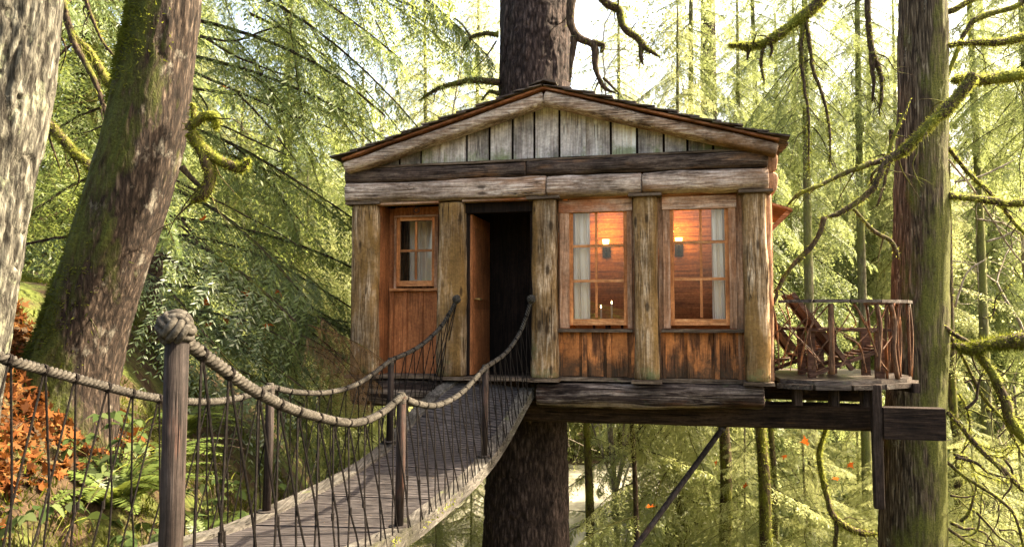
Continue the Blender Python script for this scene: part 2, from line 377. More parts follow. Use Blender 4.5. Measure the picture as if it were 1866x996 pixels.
def grate():
    t = NT('bridge tread boards')
    tc = t.n('ShaderNodeTexCoord').outputs['Object']
    n = t.noise(t.coords((9, 60, 9), rnd=False), 1.0, 6, .6)
    big = t.noise(t.coords((2.2, 2.2, 2.2), rnd=False), 1.0, 5, .65)
    col = t.ramp(n, [(.3, (.018,.014,.014)), (.5, (.042,.036,.035)), (.72, (.082,.073,.071))])
    col = t.mix(.65, col, t.ramp(big, [(.3, .22), (.7, .78)]), 'OVERLAY')
    fl = t.noise(t.coords((45, 45, 45), rnd=False), 1.0, 2, .5)
    col = t.mix(t.ramp(fl, [(.70, 0.0), (.73, .8)]), col, (.16, .10, .05))
    return t.finish(col, .75, n, .4, .006)
M['grate'] = grate()
def ground():
    t = NT('forest floor')
    n = t.noise(t.coords((1.2,)*3, rnd=False), 1.0, 8, .65); f = t.noise(t.coords((14,)*3, rnd=False), 1.0, 6, .7)
    col = t.ramp(f, [(.3, (.020,.013,.008)), (.5, (.042,.027,.016)), (.72, (.09,.058,.032))])
    gr = t.ramp(f, [(.3, (.035,.045,.012)), (.7, (.11,.13,.03))])
    col = t.mix(t.ramp(n, [(.46, 0.0), (.58, 1.0)]), col, gr)
    return t.finish(col, .95, f, .9, .05, spec=.1)
M['ground'] = ground()
def water():
    t = NT('pale shallow river')
    n = t.noise(t.coords((1.5, .6, 1), rnd=False), 1.0, 5, .6)
    col = t.ramp(n, [(.4, (.16,.15,.11)), (.62, (.34,.32,.26))])
    return t.finish(col, .18, n, .25, .08, spec=.6)
M['water'] = water()

# ------------------------------------------------------------------ terrain
def sstep(a, b, x):
    t = np.clip((x-a)/(b-a), 0, 1); return t*t*(3-2*t)
def terrain(x, y):
    x = np.asarray(x, float); y = np.asarray(y, float)
    wob = (fbm(np.stack([x*.35, y*.35, 0*x], -1).reshape(-1, 3), 4).reshape(x.shape)-.47)
    fine = (fbm(np.stack([x*2.2, y*2.2, 0*x+5], -1).reshape(-1, 3), 3).reshape(x.shape)-.44)
    z = -6.3+wob*.9-.5*sstep(19, 23, y)*(1-sstep(31, 35, y))
    z = z+np.maximum(0, y-36)*.33
    xe = -2.75-.02*np.maximum(0, y-4)-.10*np.maximum(0, y-7.5)**1.4          # crest line of the bank beside the bridge
    d = xe-x
    bank = np.where(d > 0, -2.0+1.0*np.minimum(d, 2.2)+.25*np.maximum(d-2.2, 0), -2.0+d*1.5)
    bank = bank+wob*.5+fine*.25
    near = -1.75+wob*.15-np.maximum(0, y-1.6)*1.5+fine*.05
    return np.maximum(np.maximum(z, bank), near)
def th1(x, y): return float(terrain(np.array([x]), np.array([y]))[0])
xs = np.concatenate([np.arange(-70, -9, 2.0), np.arange(-9, 2.5, .14), np.arange(2.5, 14, .6), np.arange(14, 80, 2.2)])
ys = np.concatenate([np.arange(-14, -1, 1.0), np.arange(-1, 11, .14), np.arange(11, 36, .6), np.arange(36, 112, 2.2)])
X, Y = np.meshgrid(xs, ys); Z = terrain(X, Y)
m = MB(); nx, ny = len(xs), len(ys)
m.add(np.stack([X, Y, Z], -1), [(j*nx+i, j*nx+i+1, (j+1)*nx+i+1, (j+1)*nx+i) for j in range(ny-1) for i in range(nx-1)])
tag(m.build('ground', M['ground'], smooth=True), 'forest floor dropping from the left bank to a valley', 'ground', kind='structure')
m = MB(); wx = np.arange(-60, 75, 1.0)
m.add(np.array([(x, y, -6.28) for x in wx for y in (17.5, 36.0)]), [(2*i, 2*i+2, 2*i+3, 2*i+1) for i in range(len(wx)-1)])
tag(m.build('river', M['water']), 'pale shallow river on the valley floor beyond the treehouse', 'river', kind='structure')

# ------------------------------------------------------------------ foliage generators
def bough(L, nb, nl, ll, lw, droop, hang, rng, spread=.42):
    """flat conifer spray along +x: returns leaf quads (n,4,3) and thin stem quads"""
    t = np.linspace(.06, .99, nb).repeat(2); side = np.tile([1.0, -1.0], nb)
    t = np.clip(t+rng.normal(0, .4/nb, t.shape), .03, 1)
    wig = lambda q: .05*L*np.sin(q*5+1.3)
    base = np.stack([L*t, wig(t), -droop*L*t**2], -1)
    bl = (spread*L*(1-t)**.75*np.minimum(1, .35+t*3)+.05*L)*rng.uniform(.65, 1.15, t.shape)
    ang = np.radians(rng.uniform(42, 64, t.shape))
    dirx, diry = np.cos(ang), np.sin(ang)*side
    u = (np.arange(nl)+.6)/nl
    U = u[None, :, None]
    D = np.stack([dirx, diry, -2*droop*t*.7], -1); D /= np.linalg.norm(D, axis=1)[:, None]
    pos = base[:, None, :]+D[:, None, :]*(bl[:, None]*u[None, :])[..., None]
    pos[..., 2] -= hang*bl[:, None]*u[None, :]**1.8
    B = len(t)
    # local branchlet tangent
    tan = D[:, None, :]*np.ones((1, nl, 1)); tan = tan.copy(); tan[..., 2] -= hang*1.8*u[None, :]**.8
    tan /= np.linalg.norm(tan, axis=-1)[..., None]
    out = []
    up = np.array((0, 0, 1.0))
    sidev = np.cross(tan, up); sidev /= np.linalg.norm(sidev, axis=-1)[..., None]+1e-9
    nrm = np.cross(sidev, tan)
    for sg in (1, -1):
        a = rng.uniform(.5, 1.0, (B, nl, 1))
        d = tan*a+sidev*sg*rng.uniform(.5, .95, (B, nl, 1))+nrm*rng.normal(0, .30, (B, nl, 1)); d[..., 2] -= .18
        d /= np.linalg.norm(d, axis=-1)[..., None]
        ln = ll*(1-.45*U)*rng.uniform(.6, 1.25, (B, nl, 1))
        w = np.cross(d, nrm+rng.normal(0, .35, (B, nl, 3))); w /= np.linalg.norm(w, axis=-1)[..., None]+1e-9
        w = w*lw*.5*rng.uniform(.7, 1.3, (B, nl, 1))
        p0 = pos+rng.normal(0, .004, pos.shape)
        out.append(np.stack([p0, p0+d*ln*.45+w, p0+d*ln, p0+d*ln*.45-w], 2).reshape(-1, 4, 3))
    leaves = np.concatenate(out)
    q = np.linspace(0, 1, 9); st = np.stack([L*q, wig(q), -droop*L*q**2], -1); r = .016*L/2.5*(1-.8*q)+.003
    stems = []
    for ax in (np.array((0, 1.0, 0)), np.array((0, 0, 1.0))):
        a, b = st-ax*r[:, None], st+ax*r[:, None]
        stems.append(np.stack([a[:-1], b[:-1], b[1:], a[1:]], 1))
    e = base+D*(bl*.8)[:, None]; e[:, 2] -= hang*bl*.6
    w = np.array((0, 0, .003*L/2.5))
    stems.append(np.stack([base-w, base+w, e+w*.4, e-w*.4], 1))
    return leaves, np.concatenate(stems)
def rotm(az, pitch, roll=0):
    ca, sa, cp, sp, cr, sr = math.cos(az), math.sin(az), math.cos(pitch), math.sin(pitch), math.cos(roll), math.sin(roll)
    Rz = np.array([[ca,-sa,0],[sa,ca,0],[0,0,1]]); Ry = np.array([[cp,0,sp],[0,1,0],[-sp,0,cp]]); Rx = np.array([[1,0,0],[0,cr,-sr],[0,sr,cr]])
    return Rz@Ry@Rx          # positive pitch points the spray down
def place(tpl, R, s, loc): return (tpl@R.T)*s+np.array(loc)
rng = np.random.default_rng(11)
NEAR = [bough(2.6, 28, 17, .095, .014, d, h, rng, .38) for d, h in ((.26,.7),(.36,1.0),(.22,.6),(.46,1.2),(.40,1.4))]
FINE = [bough(2.6, 20, 11, .15, .024, d, h, rng, .46) for d, h in ((.16,.5),(.26,.7),(.1,.4),(.3,.9))]
MID = [bough(2.6, 15, 8, .19, .034, d, h, rng, .42) for d, h in ((.16,.5),(.26,.7),(.1,.4))]
FAR = [bough(2.6, 9, 5, .34, .075, d, h, rng, .45) for d, h in ((.18,.5),(.28,.6))]

def crown_parts(tpls, boughs):
    """boughs: (loc, azimuth, pitch, scale, roll)"""
    L_, S_ = [], []
    for i, (loc, az, pi_, s, ro) in enumerate(boughs):
        lf, st = tpls[random.randrange(len(tpls))]; R = rotm(az, pi_, ro)
        L_.append(place(lf, R, s, loc)); S_.append(place(st, R, s, loc))
    return [(np.concatenate(L_), 0), (np.concatenate(S_), 1)]
def tree_boughs(H, n, Lmax, low=.1, down=(.05, .55), rs=None, thin=0):
    rs = rs or random; out = []
    for i in range(n):
        h = low+(1-low)*(i+rs.random())/n
        L = (Lmax*(1-h)**.7*(.75+.4*rs.random())+.35)/2.6
        out.append(((0, 0, H*h), i*2.39996+rs.uniform(-.4, .4), rs.uniform(*down)*(1.05-h*.6), L, rs.uniform(-.35, .35)))
    return out
def trunk_mb(pts, radii, k=16, step=.3, amp=.06, f=(3, 3, .8), seed=0, m=0, mb=None):
    n = max(6, int(np.linalg.norm(np.array(pts[-1])-np.array(pts[0]))/step)); C = spl(pts, n); R = np.interp(np.linspace(0, 1, n), np.linspace(0, 1, len(radii)), radii)
    th = np.linspace(0, 2*PI, k, endpoint=False)
    mb = mb or MB(); V = np.zeros((n, k, 3))
    for i in range(n):
        ring = np.stack([np.cos(th), np.sin(th), 0*th], 1)
        q = ring*np.array((f[0], f[1], 0))*R[i]/.4+np.array((seed*5.1, seed*2.3, C[i][2]*f[2]))
        d = 1+amp*(fbm(q, 4)-.47)*2
        V[i] = C[i]+ring*(R[i]*d)[:, None]
    F = [(i*k+j, i*k+(j+1) % k, (i+1)*k+(j+1) % k, (i+1)*k+j) for i in range(n-1) for j in range(k)]
    F += [tuple(range(k))[::-1], tuple((n-1)*k+j for j in range(k))]
    mb.add(V, F, m); return mb

# shared background tree kinds (trunk, crown); copies share the mesh
BG = {}
def bg_kind(key, H, n, Lmax, low, r0, tpls, needle, down=(.1, .6)):
    rs = random.Random(hash(key) % 1000 if False else sum(map(ord, key)))
    tm = trunk_mb([(0,0,-.5),(0,0,H*.5),(.1,.05,H)], [r0*1.15, r0*.7, .03], 12, .6, .10); V = np.concatenate(tm.V)
    me = bpy.data.meshes.new('trunk'); me.from_pydata(V.tolist(), [], tm.F); me.materials.append(M['b_bg'])
    me.polygons.foreach_set('use_smooth', np.ones(len(me.polygons), bool))
    cm = fast_mesh('crown', crown_parts(tpls, tree_boughs(H, n, Lmax, low, down, rs))); cm.materials.append(needle); cm.materials.append(M['b_twig'])
    BG[key] = (me, cm)
bg_kind('dense', 17, 190, 4.2, .08, .20, FINE, M['needle'])
bg_kind('loose', 18, 140, 4.2, .12, .13, FINE, M['needle_y'], (.2, .8))
bg_kind('hanging', 16, 180, 3.9, .06, .14, FINE, M['needle'], (.5, 1.1))
bg_kind('highcrown', 18, 70, 3.0, .58, .12, FINE, M['needle'], (.5, 1.1))
bg_kind('small', 8, 95, 3.0, .06, .06, FINE, M['needle_y'], (.0, .5))
bg_kind('pale', 20, 80, 3.6, .1, .2, FAR, M['needle_y'], (.15, .7))

def bg_tree(kind, px, d, s, label, name='conifer', rz=None, group=None):
    x = (px-933)/FPX*d; z = th1(x, d)
    e = thing(name, label, 'tree', (x, d, z), rz if rz is not None else random.uniform(0, 6.28), group)
    for nm, me in zip(('trunk', 'crown'), BG[kind]):
        o = bpy.data.objects.new(nm, me); COL.objects.link(o); o.parent = e
    e.scale = (s, s, s); return e

# moss fringe on a limb
def fuzz(C, R, n, rng, ln=(.03, .08), w=.010, down=.9):
    i = rng.uniform(0, len(C)-1.001, n); a = i.astype(int); f = (i-a)[:, None]
    c = C[a]*(1-f)+C[a+1]*f; T = C[a+1]-C[a]; T /= np.linalg.norm(T, axis=1)[:, None]+1e-9
    r = np.interp(i, np.arange(len(C)), R)[:, None]
    v = rng.normal(0, 1, (n, 3)); v -= T*np.sum(v*T, 1)[:, None]; v /= np.linalg.norm(v, axis=1)[:, None]
    p = c+v*r*.92
    d = v*.8+rng.normal(0, .35, (n, 3)); d[:, 2] -= down*rng.uniform(0, 1, n); d /= np.linalg.norm(d, axis=1)[:, None]
    l = rng.uniform(ln[0], ln[1], (n, 1)); s = np.cross(d, rng.normal(0, 1, (n, 3))); s /= np.linalg.norm(s, axis=1)[:, None]; s *= w/2
    return np.stack([p-s, p+s, p+d*l], 1)
def limb(parent, pts, r0, r1, moss=0, name='branch', mat='b_thin', mmat='moss', ln=(.03, .08), lump=.3, label=None, n=None, down=.9, fork=3.0):
    C = spl(pts, n or max(12, int(8*len(pts))))
    q = np.linspace(0, 1, len(C)); R = (r0+(r1-r0)*q)*(1+lump*(fbm(C*6, 3)-.45)*2)
    R = R*np.minimum(1, (1-q)*7+.06)**.6
    C = C+((np.stack([fbm(C*3+a, 3) for a in (1, 50, 90)], 1)-.45)*min(.12, r0*2.5))
    m_ = MB().tube(C, R, 8)
    if fork:
        LL = np.sum(np.linalg.norm(np.diff(C, axis=0), axis=1)); rf = random.Random(int(abs(C[0][0]*1000+C[0][2]*777)))
        for k in range(int(fork*LL)):
            i = rf.randrange(len(C)//6, len(C)-1); T = C[min(i+1, len(C)-1)]-C[i-1]; T /= np.linalg.norm(T)+1e-9
            d = T*.6+np.array([rf.gauss(0, .6) for _ in range(3)])+np.array((0, 0, -.25)); d /= np.linalg.norm(d); l = rf.uniform(.12, .55)
            q_ = [C[i]+d*l*u+np.array((rf.gauss(0, .04), rf.gauss(0, .04), rf.gauss(0, .04)-.12*u*u))*u for u in (0, .35, .7, 1)]; rr = min(R[i]*.45, .012)
            cc = spl(q_, 9); m_.tube(cc, np.linspace(rr, .0025, 9), 5)
            if rf.random() < .6:
                j = rf.randrange(3, 7); d2 = d+np.array([rf.gauss(0, .7) for _ in range(3)]); d2 /= np.linalg.norm(d2)
                m_.tube(spl([cc[j], cc[j]+d2*l*.3, cc[j]+d2*l*.55+np.array((0, 0, -.04))], 6), np.linspace(rr*.55, .002, 6), 4)
    o = m_.build(name, M[mat], parent, smooth=True, world=True)
    if label: o['label'] = label
    if moss:
        length = np.sum(np.linalg.norm(np.diff(C, axis=0), axis=1))
        f_ = fuzz(C, R, int(moss*length), RNG, ln, down=down)
        fast_obj('moss_tufts', [(f_-np.array(parent.location), 0)], [M[mmat]], o)
    return o

# ================================================================== the treehouse cabin
ROT = -math.radians(12.9)
O = np.array((-2.08, 10.1, -.73))
UX = np.array((math.cos(ROT), math.sin(ROT), 0)); UY = np.array((-math.sin(ROT), math.cos(ROT), 0))
def W(s, t, z): return O+UX*s+UY*t+np.array((0, 0, z))          # cabin frame -> world
def FS(px, py, off=0):                                            # photo pixel -> cabin frame on the plane t = off
    r = P(px, py, 1.0); k = (np.dot(O, UY)+off)/np.dot(r, UY); q = r*k-O
    return np.dot(q, UX), q[2]
cabin = thing('treehouse_cabin', 'weathered wooden treehouse cabin with low gable built round a tree trunk', 'cabin', O, ROT)
def cb(mb, name, mat, smooth=False, parent=None, label=None):
    o = mb.build(name, M[mat], parent or cabin, smooth)
    if label: o['label'] = label
    return o
W_, DEP = 5.16, 4.1
PKS, PKZ = FS(997, 150, -.32); ELS = FS(620, 287, -.32); ERS = FS(1426, 242, -.32)
# columns
for i, (a, b, top) in enumerate([(.0, .375, 2.21), (1.185, 1.53, 2.20), (2.405, 2.72, 2.20), (3.65, 3.94, 2.19), (4.92, 5.20, 2.19)]):
    mb = MB().hewn(((a+b)/2, 0, .005), ((a+b)/2, 0, top), (1, 0, 0), (b-a)/2, .15, seed=i*3+1, amp=.035, sq=4.6, t0=1.02, t1=.97)
    cb(mb, 'column', 'col_wood', True)
    mb = MB().box(((a-.03), -.20, -.035), (b+.03, .14, .003)); cb(mb, 'column_base', 'trim')
    if i != 1: mb = MB().box((a-.05, -.19, top-.004), (b+.05, .12, top+.028)); cb(mb, 'column_cap', 'trim')
# lower lintel logs in three lengths, upper dark log in two
for k, (a, b, h, sd) in enumerate([(-.06, 2.60, .135, 3), (2.606, 3.76, .128, 5), (3.766, 5.21, .128, 9)]):
    cb(MB().hewn((a, 0, 2.355), (b, 0, 2.355), (0, 0, 1), h, .20, seed=sd, amp=.038, sq=3.6), 'lintel_log', 'log_pale', True)
for k, (a, b, sd) in enumerate([(-.08, 2.34, 13), (2.345, 5.21, 17)]):
    cb(MB().hewn((a, .03, 2.585), (b, .03, 2.585), (0, 0, 1), .105, .19, seed=sd, amp=.038, sq=3.6), 'lintel_log', 'log_dark', True, label='dark upper lintel log')
cb(MB().box((.0, -.13, 2.682), (W_+.02, .1, 2.712)), 'gable_sill', 'trim')
cb(MB().box((.36, -.14, 2.198), (1.2, .0, 2.222)), 'lintel_trim', 'casing_h')
cb(MB().box((1.52, -.14, 2.200), (2.42, .0, 2.224)), 'lintel_trim', 'casing_h')
# gable boards and battens
def rz_(s): return 3.56-SLOPE*abs(s-2.59)
mb = MB(); bt = MB(); s = .3; k = 0
gb = thing_gable = None
edges = [.28, .62, .92, 1.22, 1.54, 1.84, 2.14, 2.42, 2.74, 3.06, 3.38, 3.70, 4.02, 4.30, 4.60, 4.90]
for a, b in zip(edges[:-1], edges[1:]):
    for_lab = MB(); t0 = random.uniform(-.012, .012)
    za, zb = rz_(a+.015), rz_(b-.015); A, B = a+.015, b-.015
    poly = [(A, 2.70), (B, 2.70), (B, zb), (A, za)]
    if A < 2.59 < B: poly.insert(3, (2.59, 3.56))
    V = [(x, t0, z) for x, z in poly]+[(x, t0+.03, z) for x, z in poly]; n = len(poly)
    for_lab.add(V, [tuple(range(n)), tuple(range(n, 2*n))[::-1]]+[(i, i+n, (i+1) % n+n, (i+1) % n) for i in range(n)])
    cb(for_lab, 'gable_board', 'gable')
bt.add([(.2, .036, 2.7), (4.98, .036, 2.7), (4.98, .036, 2.85), (2.59, .036, 3.54), (.2, .036, 2.85)], [(0, 1, 2, 3, 4)])
bt.add([(.2, .06, 2.7), (4.98, .06, 2.7), (4.98, .06, 2.85), (2.59, .06, 3.54), (.2, .06, 2.85)], [(4, 3, 2, 1, 0)])
cb(bt, 'gable_backing', 'dark')
for a in edges[3:-3]:
    if random.random() < .12: cb(MB().box((a-.018, -.034, 2.715), (a+.018, -.013, rz_(a)-.03)), 'gable_batten', 'gable')
# rake logs
for sg, mt, nm in ((-1, 'rake_l', 'rake_log'), (1, 'rake_r', 'rake_log')):
    e = (ELS[0]+.03) if sg < 0 else (ERS[0]-.05)
    run = abs(e-2.59)
    p0 = np.array((2.59+sg*.003, -.17, PKZ-.163)); p1 = np.array((e, -.17, PKZ-.163-SLOPE*run))
    mb = MB().hewn(p0, p1, (0, 0, 1), .086, .12, seed=23+sg, amp=.028, sq=3.0, t0=1, t1=.97)
    V = np.concatenate(mb.V)                                   # plumb cut where the two logs meet at the peak
    V[:, 0] = np.where(sg*(V[:, 0]-2.59) < .003, 2.59+sg*.003, V[:, 0]); mb.V = [V]
    cb(mb, nm, mt, True)
    # sheathing and shingles
    n = np.array((sg*SLOPE, 0, 1)); n /= np.linalg.norm(n); d = np.array((sg, 0, -SLOPE)); d /= np.linalg.norm(d)
    r0 = np.array((2.59, 0, PKZ-.163+.099))
    sh = MB(); L = (run+.015)*math.sqrt(1+SLOPE**2)
    A = r0+np.array((0, -.305, 0)); Bv = r0+np.array((0, DEP+.3, 0))
    V = [A, A+d*L, Bv+d*L, Bv, A+n*.024, A+d*L+n*.024, Bv+d*L+n*.024, Bv+n*.024]
    sh.add(V, [(0,1,2,3), (7,6,5,4), (0,4,5,1), (1,5,6,2), (2,6,7,3), (3,7,4,0)])
    cb(sh, 'roof_sheathing', 'sheath')
    sg_mb = MB(); nc = 11
    for c in range(nc):
        u0 = L*c/nc; u1 = L*(c+1)/nc+.10; y = -.345+random.uniform(-.03, .01)
        while y < DEP+.3:
            w = random.uniform(.10, .24); lift = random.uniform(0, .012); ex = random.uniform(-.02, .03)
            a0 = r0+d*u0+n*(.027)+np.array((0, y, 0)); a1 = r0+d*(u1+ex)+n*(.050+lift)+np.array((0, y, 0)); q = np.array((0, w-.006, 0))
            V = [a0, a1, a1+q, a0+q, a0+n*.008, a1+n*.022, a1+n*.022+q, a0+n*.008+q]
            F = [(0,1,2,3), (7,6,5,4), (0,4,5,1), (1,5,6,2), (2,6,7,3), (3,7,4,0)]
            if sg < 0: F = [f[::-1] for f in F]
            sg_mb.add(V, F); y += w
    cb(sg_mb, 'roof_shingles', 'shingle')
mb = MB()
for y in np.arange(-.36, DEP+.3, .3):
    for sg in (-1, 1):
        c = np.array((2.59, y, PKZ-.163+.172)); e = c+np.array((sg*.17, 0, -SLOPE*.17)); j = random.uniform(0, .015)
        mb.add([c+(0,0,j), e+(0,0,j), e+(0,.29,j), c+(0,.29,j), c+(0,0,j+.022), e+(0,0,j+.022), e+(0,.29,j+.022), c+(0,.29,j+.022)], [(0,1,2,3),(7,6,5,4),(0,4,5,1),(1,5,6,2),(2,6,7,3),(3,7,4,0)])
cb(mb, 'ridge_cap', 'shingle')
# hull: side and back walls, floor, ceiling, inner partition
hull = MB()
hull.box((.03, .16, .0), (.11, DEP, 2.66)).box((W_-.09, .16, .0), (W_-.01, DEP, 2.66)).box((.11, DEP-.08, 0), (W_-.09, DEP, 2.66))
cb(hull, 'outer_wall', 'panel')
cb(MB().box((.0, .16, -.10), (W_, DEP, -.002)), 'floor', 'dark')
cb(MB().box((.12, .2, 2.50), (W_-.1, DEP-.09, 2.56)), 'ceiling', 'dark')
cb(MB().box((2.50, .17, 0), (2.56, DEP-.09, 2.5)), 'partition_wall', 'dark')  # added to keep lamp light out of the hall behind the doorway
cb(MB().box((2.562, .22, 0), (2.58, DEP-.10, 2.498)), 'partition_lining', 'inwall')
cb(MB().box((1.24, .32, 0), (1.30, 1.25, 2.5)), 'hall_blackout_wall', 'dark')
cb(MB().box((1.301, 1.02, 0), (2.499, 1.07, 2.5)), 'hall_blackout_wall', 'dark')  # added black wall, hides the trunk so the doorway reads as deep shade
iw = MB()
for k in range(19):
    z = k*.132; iw.box((2.582, 2.5-random.uniform(0, .006), z), (W_-.11, 2.53, z+.127))
cb(iw, 'inner_back_wall', 'inwall')
iw = MB()
for k in range(19):
    z = k*.132; iw.box((W_-.125-random.uniform(0, .006), .2, z), (W_-.092, 2.49, z+.127))
cb(iw, 'inner_side_wall', 'inwall')
# end grain and ragged eave at the right corner
for sg, e in ((1, 5.28),):
    for z, mt in ((2.36, 'log_pale'), (2.60, 'log_dark')):
        for k in range(3):
            cb(MB().hewn((e-.02, .25+k*1.6, z), (e-.02, 1.75+k*1.6, z), (1, 0, 0), .10, .12, seed=31+k, amp=.03), 'side_log', 'casing', True)
cb(MB().hewn((5.19, .16, 0), (5.19, .16, 2.21), (0, 1, 0), .12, .07, seed=44, amp=.02), 'corner_board', 'casing', True)
# small lean-to eave at the right side
mb = MB(); A = np.array((5.25, .35, 2.12))
mb.add([A, A+(.28, .05, -.09), A+(.28, 1.4, -.09), A+(0, 1.4, 0), A+(0, 0, .03), A+(.28, .05, -.06), A+(.28, 1.4, -.06), A+(0, 1.4, .03)], [(3,2,1,0),(4,5,6,7),(0,1,5,4),(1,2,6,5),(2,3,7,6),(3,0,4,7)])
mb.bar(A+(.0, .1, -.34), A+(.24, .1, -.09), .05, .05)
cb(mb, 'side_eave', 'sheath')

# windows
def window(s0, s1, z0, z1, gx, gz, t, parent, curtain, cas=.10, sash=.045, head=True, mullions=None):
    """casing s0..s1,z0..z1 ; glass gx, gz ; mullions ([s],[z])"""
    wn = MB()
    wn.box((s0, t, z0), (gx[0]-sash, t+.06, z1)).box((gx[1]+sash, t, z0), (s1, t+.06, z1))
    w = cb(wn, 'window', 'casing', parent=parent)
    hd = MB().box((s0-.01, t-.012, z1-.15), (s1+.01, t+.05, z1+.002)) if head else MB().box((s0, t-.004, gz[1]+sash), (s1, t+.05, z1))
    cb(hd, 'head_casing', 'casing_h', parent=w)
    for a, b in ((gx[0]-sash-.002, gx[0]), (gx[1], gx[1]+sash+.002)): cb(MB().box((a, t+.028, gz[0]-.075), (b, t+.07, gz[1]+sash)), 'sash_stile', 'cedar', parent=w)
    for a, b in ((gz[0]-.075, gz[0]), (gz[1], gz[1]+sash)): cb(MB().box((gx[0]+.001, t+.030, a), (gx[1]-.001, t+.068, b)), 'sash_rail', 'cedar_h', parent=w)
    for q in mullions[1]: cb(MB().box((gx[0]+.001, t+.034, q-.017), (gx[1]-.001, t+.064, q+.017)), 'glazing_bar', 'cedar_h', parent=w)
    zz = [gz[0]]+sorted(mullions[1])+[gz[1]]
    for q in mullions[0]:
        for a, b in zip(zz[:-1], zz[1:]): cb(MB().box((q-.015, t+.037, a+.016), (q+.015, t+.061, b-.016)), 'glazing_bar', 'cedar', parent=w)
    cb(MB().box((gx[0]+.001, t+.046, gz[0]+.001), (gx[1]-.001, t+.050, gz[1]-.001)), 'glass', 'glass', parent=w)
    return w
T3 = -.015
w3 = window(2.745, 3.625, .615, 2.185, (2.905, 3.525), (.725, 2.045), T3, cabin, None, mullions=([3.19], [1.62, 1.19]))
w4 = window(4.00, 4.84, .615, 2.185, (4.125, 4.715), (.725, 2.045), T3, cabin, None, mullions=([4.44], [1.64, 1.20]))
# deep jamb strips beside the windows
for a, b in ((2.722, 2.745), (3.625, 3.65), (3.94, 4.0), (4.84, 4.92)):
    cb(MB().box((a, .02, .0), (b, .16, 2.19)), 'filler_board', 'casing')
for a, b in ((2.70, 3.65), (3.94, 4.93)):
    cb(MB().box((a+.03, -.075, .565), (b-.02, .05, .605)), 'window_sill', 'trim')
    cb(MB().box((a+.02, .03, 0), (b, .12, .564)), 'panel_board', 'panel')
    n = 3; ws = (b-a-.06)/n
    for k in range(n):
        cb(MB().box((a+.05+k*ws, .012, .03), (a+.05+(k+1)*ws-.07, .029, .563)), 'panel_board', 'panel')
    for k in range(n+1):
        x = a+.02+k*ws
        cb(MB().box((x, -.012, .02), (x+.055, .032, .562)), 'panel_batten', 'panel')
    cb(MB().box((a, -.03, -.028), (b, .12, .018)), 'bottom_rail', 'trim')
# entry bay, set back, with small window and panelled boards
T1 = .22
cb(MB().box((.36, T1+.05, 0), (.468, T1+.09, 2.2)), 'entry_board', 'entry')
cb(MB().box((1.087, T1+.03, 1.14), (1.24, T1+.08, 2.018)), 'entry_board', 'entry')
cb(MB().box((.36, -.02, .0), (.385, T1+.05, 2.2)), 'entry_board', 'entry')
cb(MB().box((.47, T1+.045, 0), (1.24, T1+.085, 1.128)), 'entry_board', 'entry')
cb(MB().box((.47, T1+.036, 2.102), (1.26, T1+.085, 2.21)), 'entry_board', 'entry')
w1 = window(.47, 1.085, 1.13, 2.10, (.54, .99), (1.23, 2.03), T1, cabin, None, head=False, mullions=([.765], [1.63]))
cb(MB().box((.42, T1-.035, 1.095), (1.18, T1+.043, 1.128)), 'window_sill', 'cedar_h')
for x in (.41, .60, .82, 1.04):
    cb(MB().box((x, T1+.018, .03), (x+.05, T1+.048, 1.092)), 'panel_batten', 'entry')
cb(MB().box((.38, -.10, -.03), (1.19, T1+.05, .012)), 'bottom_rail', 'trim')
cb(MB().box((1.53, -.16, -.035), (2.41, .3, .004)), 'threshold', 'trim')
# open door leaf inside the doorway
door = MB().box((1.545, .05, .02), (1.60, .95, 2.06)); d = cb(door, 'door', 'entry', label='open red cedar door leaf swung inward')
cb(MB().box((1.603, .12, .15), (1.612, .86, .85)).box((1.603, .12, .98), (1.612, .86, 1.9)), 'door_panel', 'entry', parent=d)
hn = MB().tube([(1.60, .16, .98), (1.66, .16, .98)], .012, 8).tube([(1.66, .16, .98), (1.66, .28, .98)], .013, 8); cb(hn, 'handle', 'brass', parent=d)
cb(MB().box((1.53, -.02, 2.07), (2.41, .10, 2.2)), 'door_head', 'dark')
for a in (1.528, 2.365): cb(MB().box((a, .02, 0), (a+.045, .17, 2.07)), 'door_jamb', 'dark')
# ring hook over the entry
hk = MB(); q = np.linspace(0, 2*PI, 18); hk.tube([(.87+.035*math.sin(a), -.02, 2.13+.035*math.cos(a)) for a in q], .006, 6); hk.tube([(.87, -.02, 2.165), (.87, -.02, 2.20)], .006, 6)
cb(hk, 'ring_hook', 'iron', True)
# base logs under the facade
cb(MB().hewn((2.46, .02, -.185), (5.12, .02, -.185), (0, 0, 1), .145, .17, seed=51, amp=.06, sq=2.6), 'sill_log', 'sill', True)
cb(MB().hewn((.0, .06, -.22), (1.70, .06, -.22), (0, 0, 1), .175, .15, seed=57, amp=.03, sq=3.2), 'sill_log', 'sill', True)
for k in range(5):
    x = .5+k*1.05
    cb(MB().box((x, .25, -.34), (x+.12, DEP, -.10)), 'floor_joist', 'beam_v')
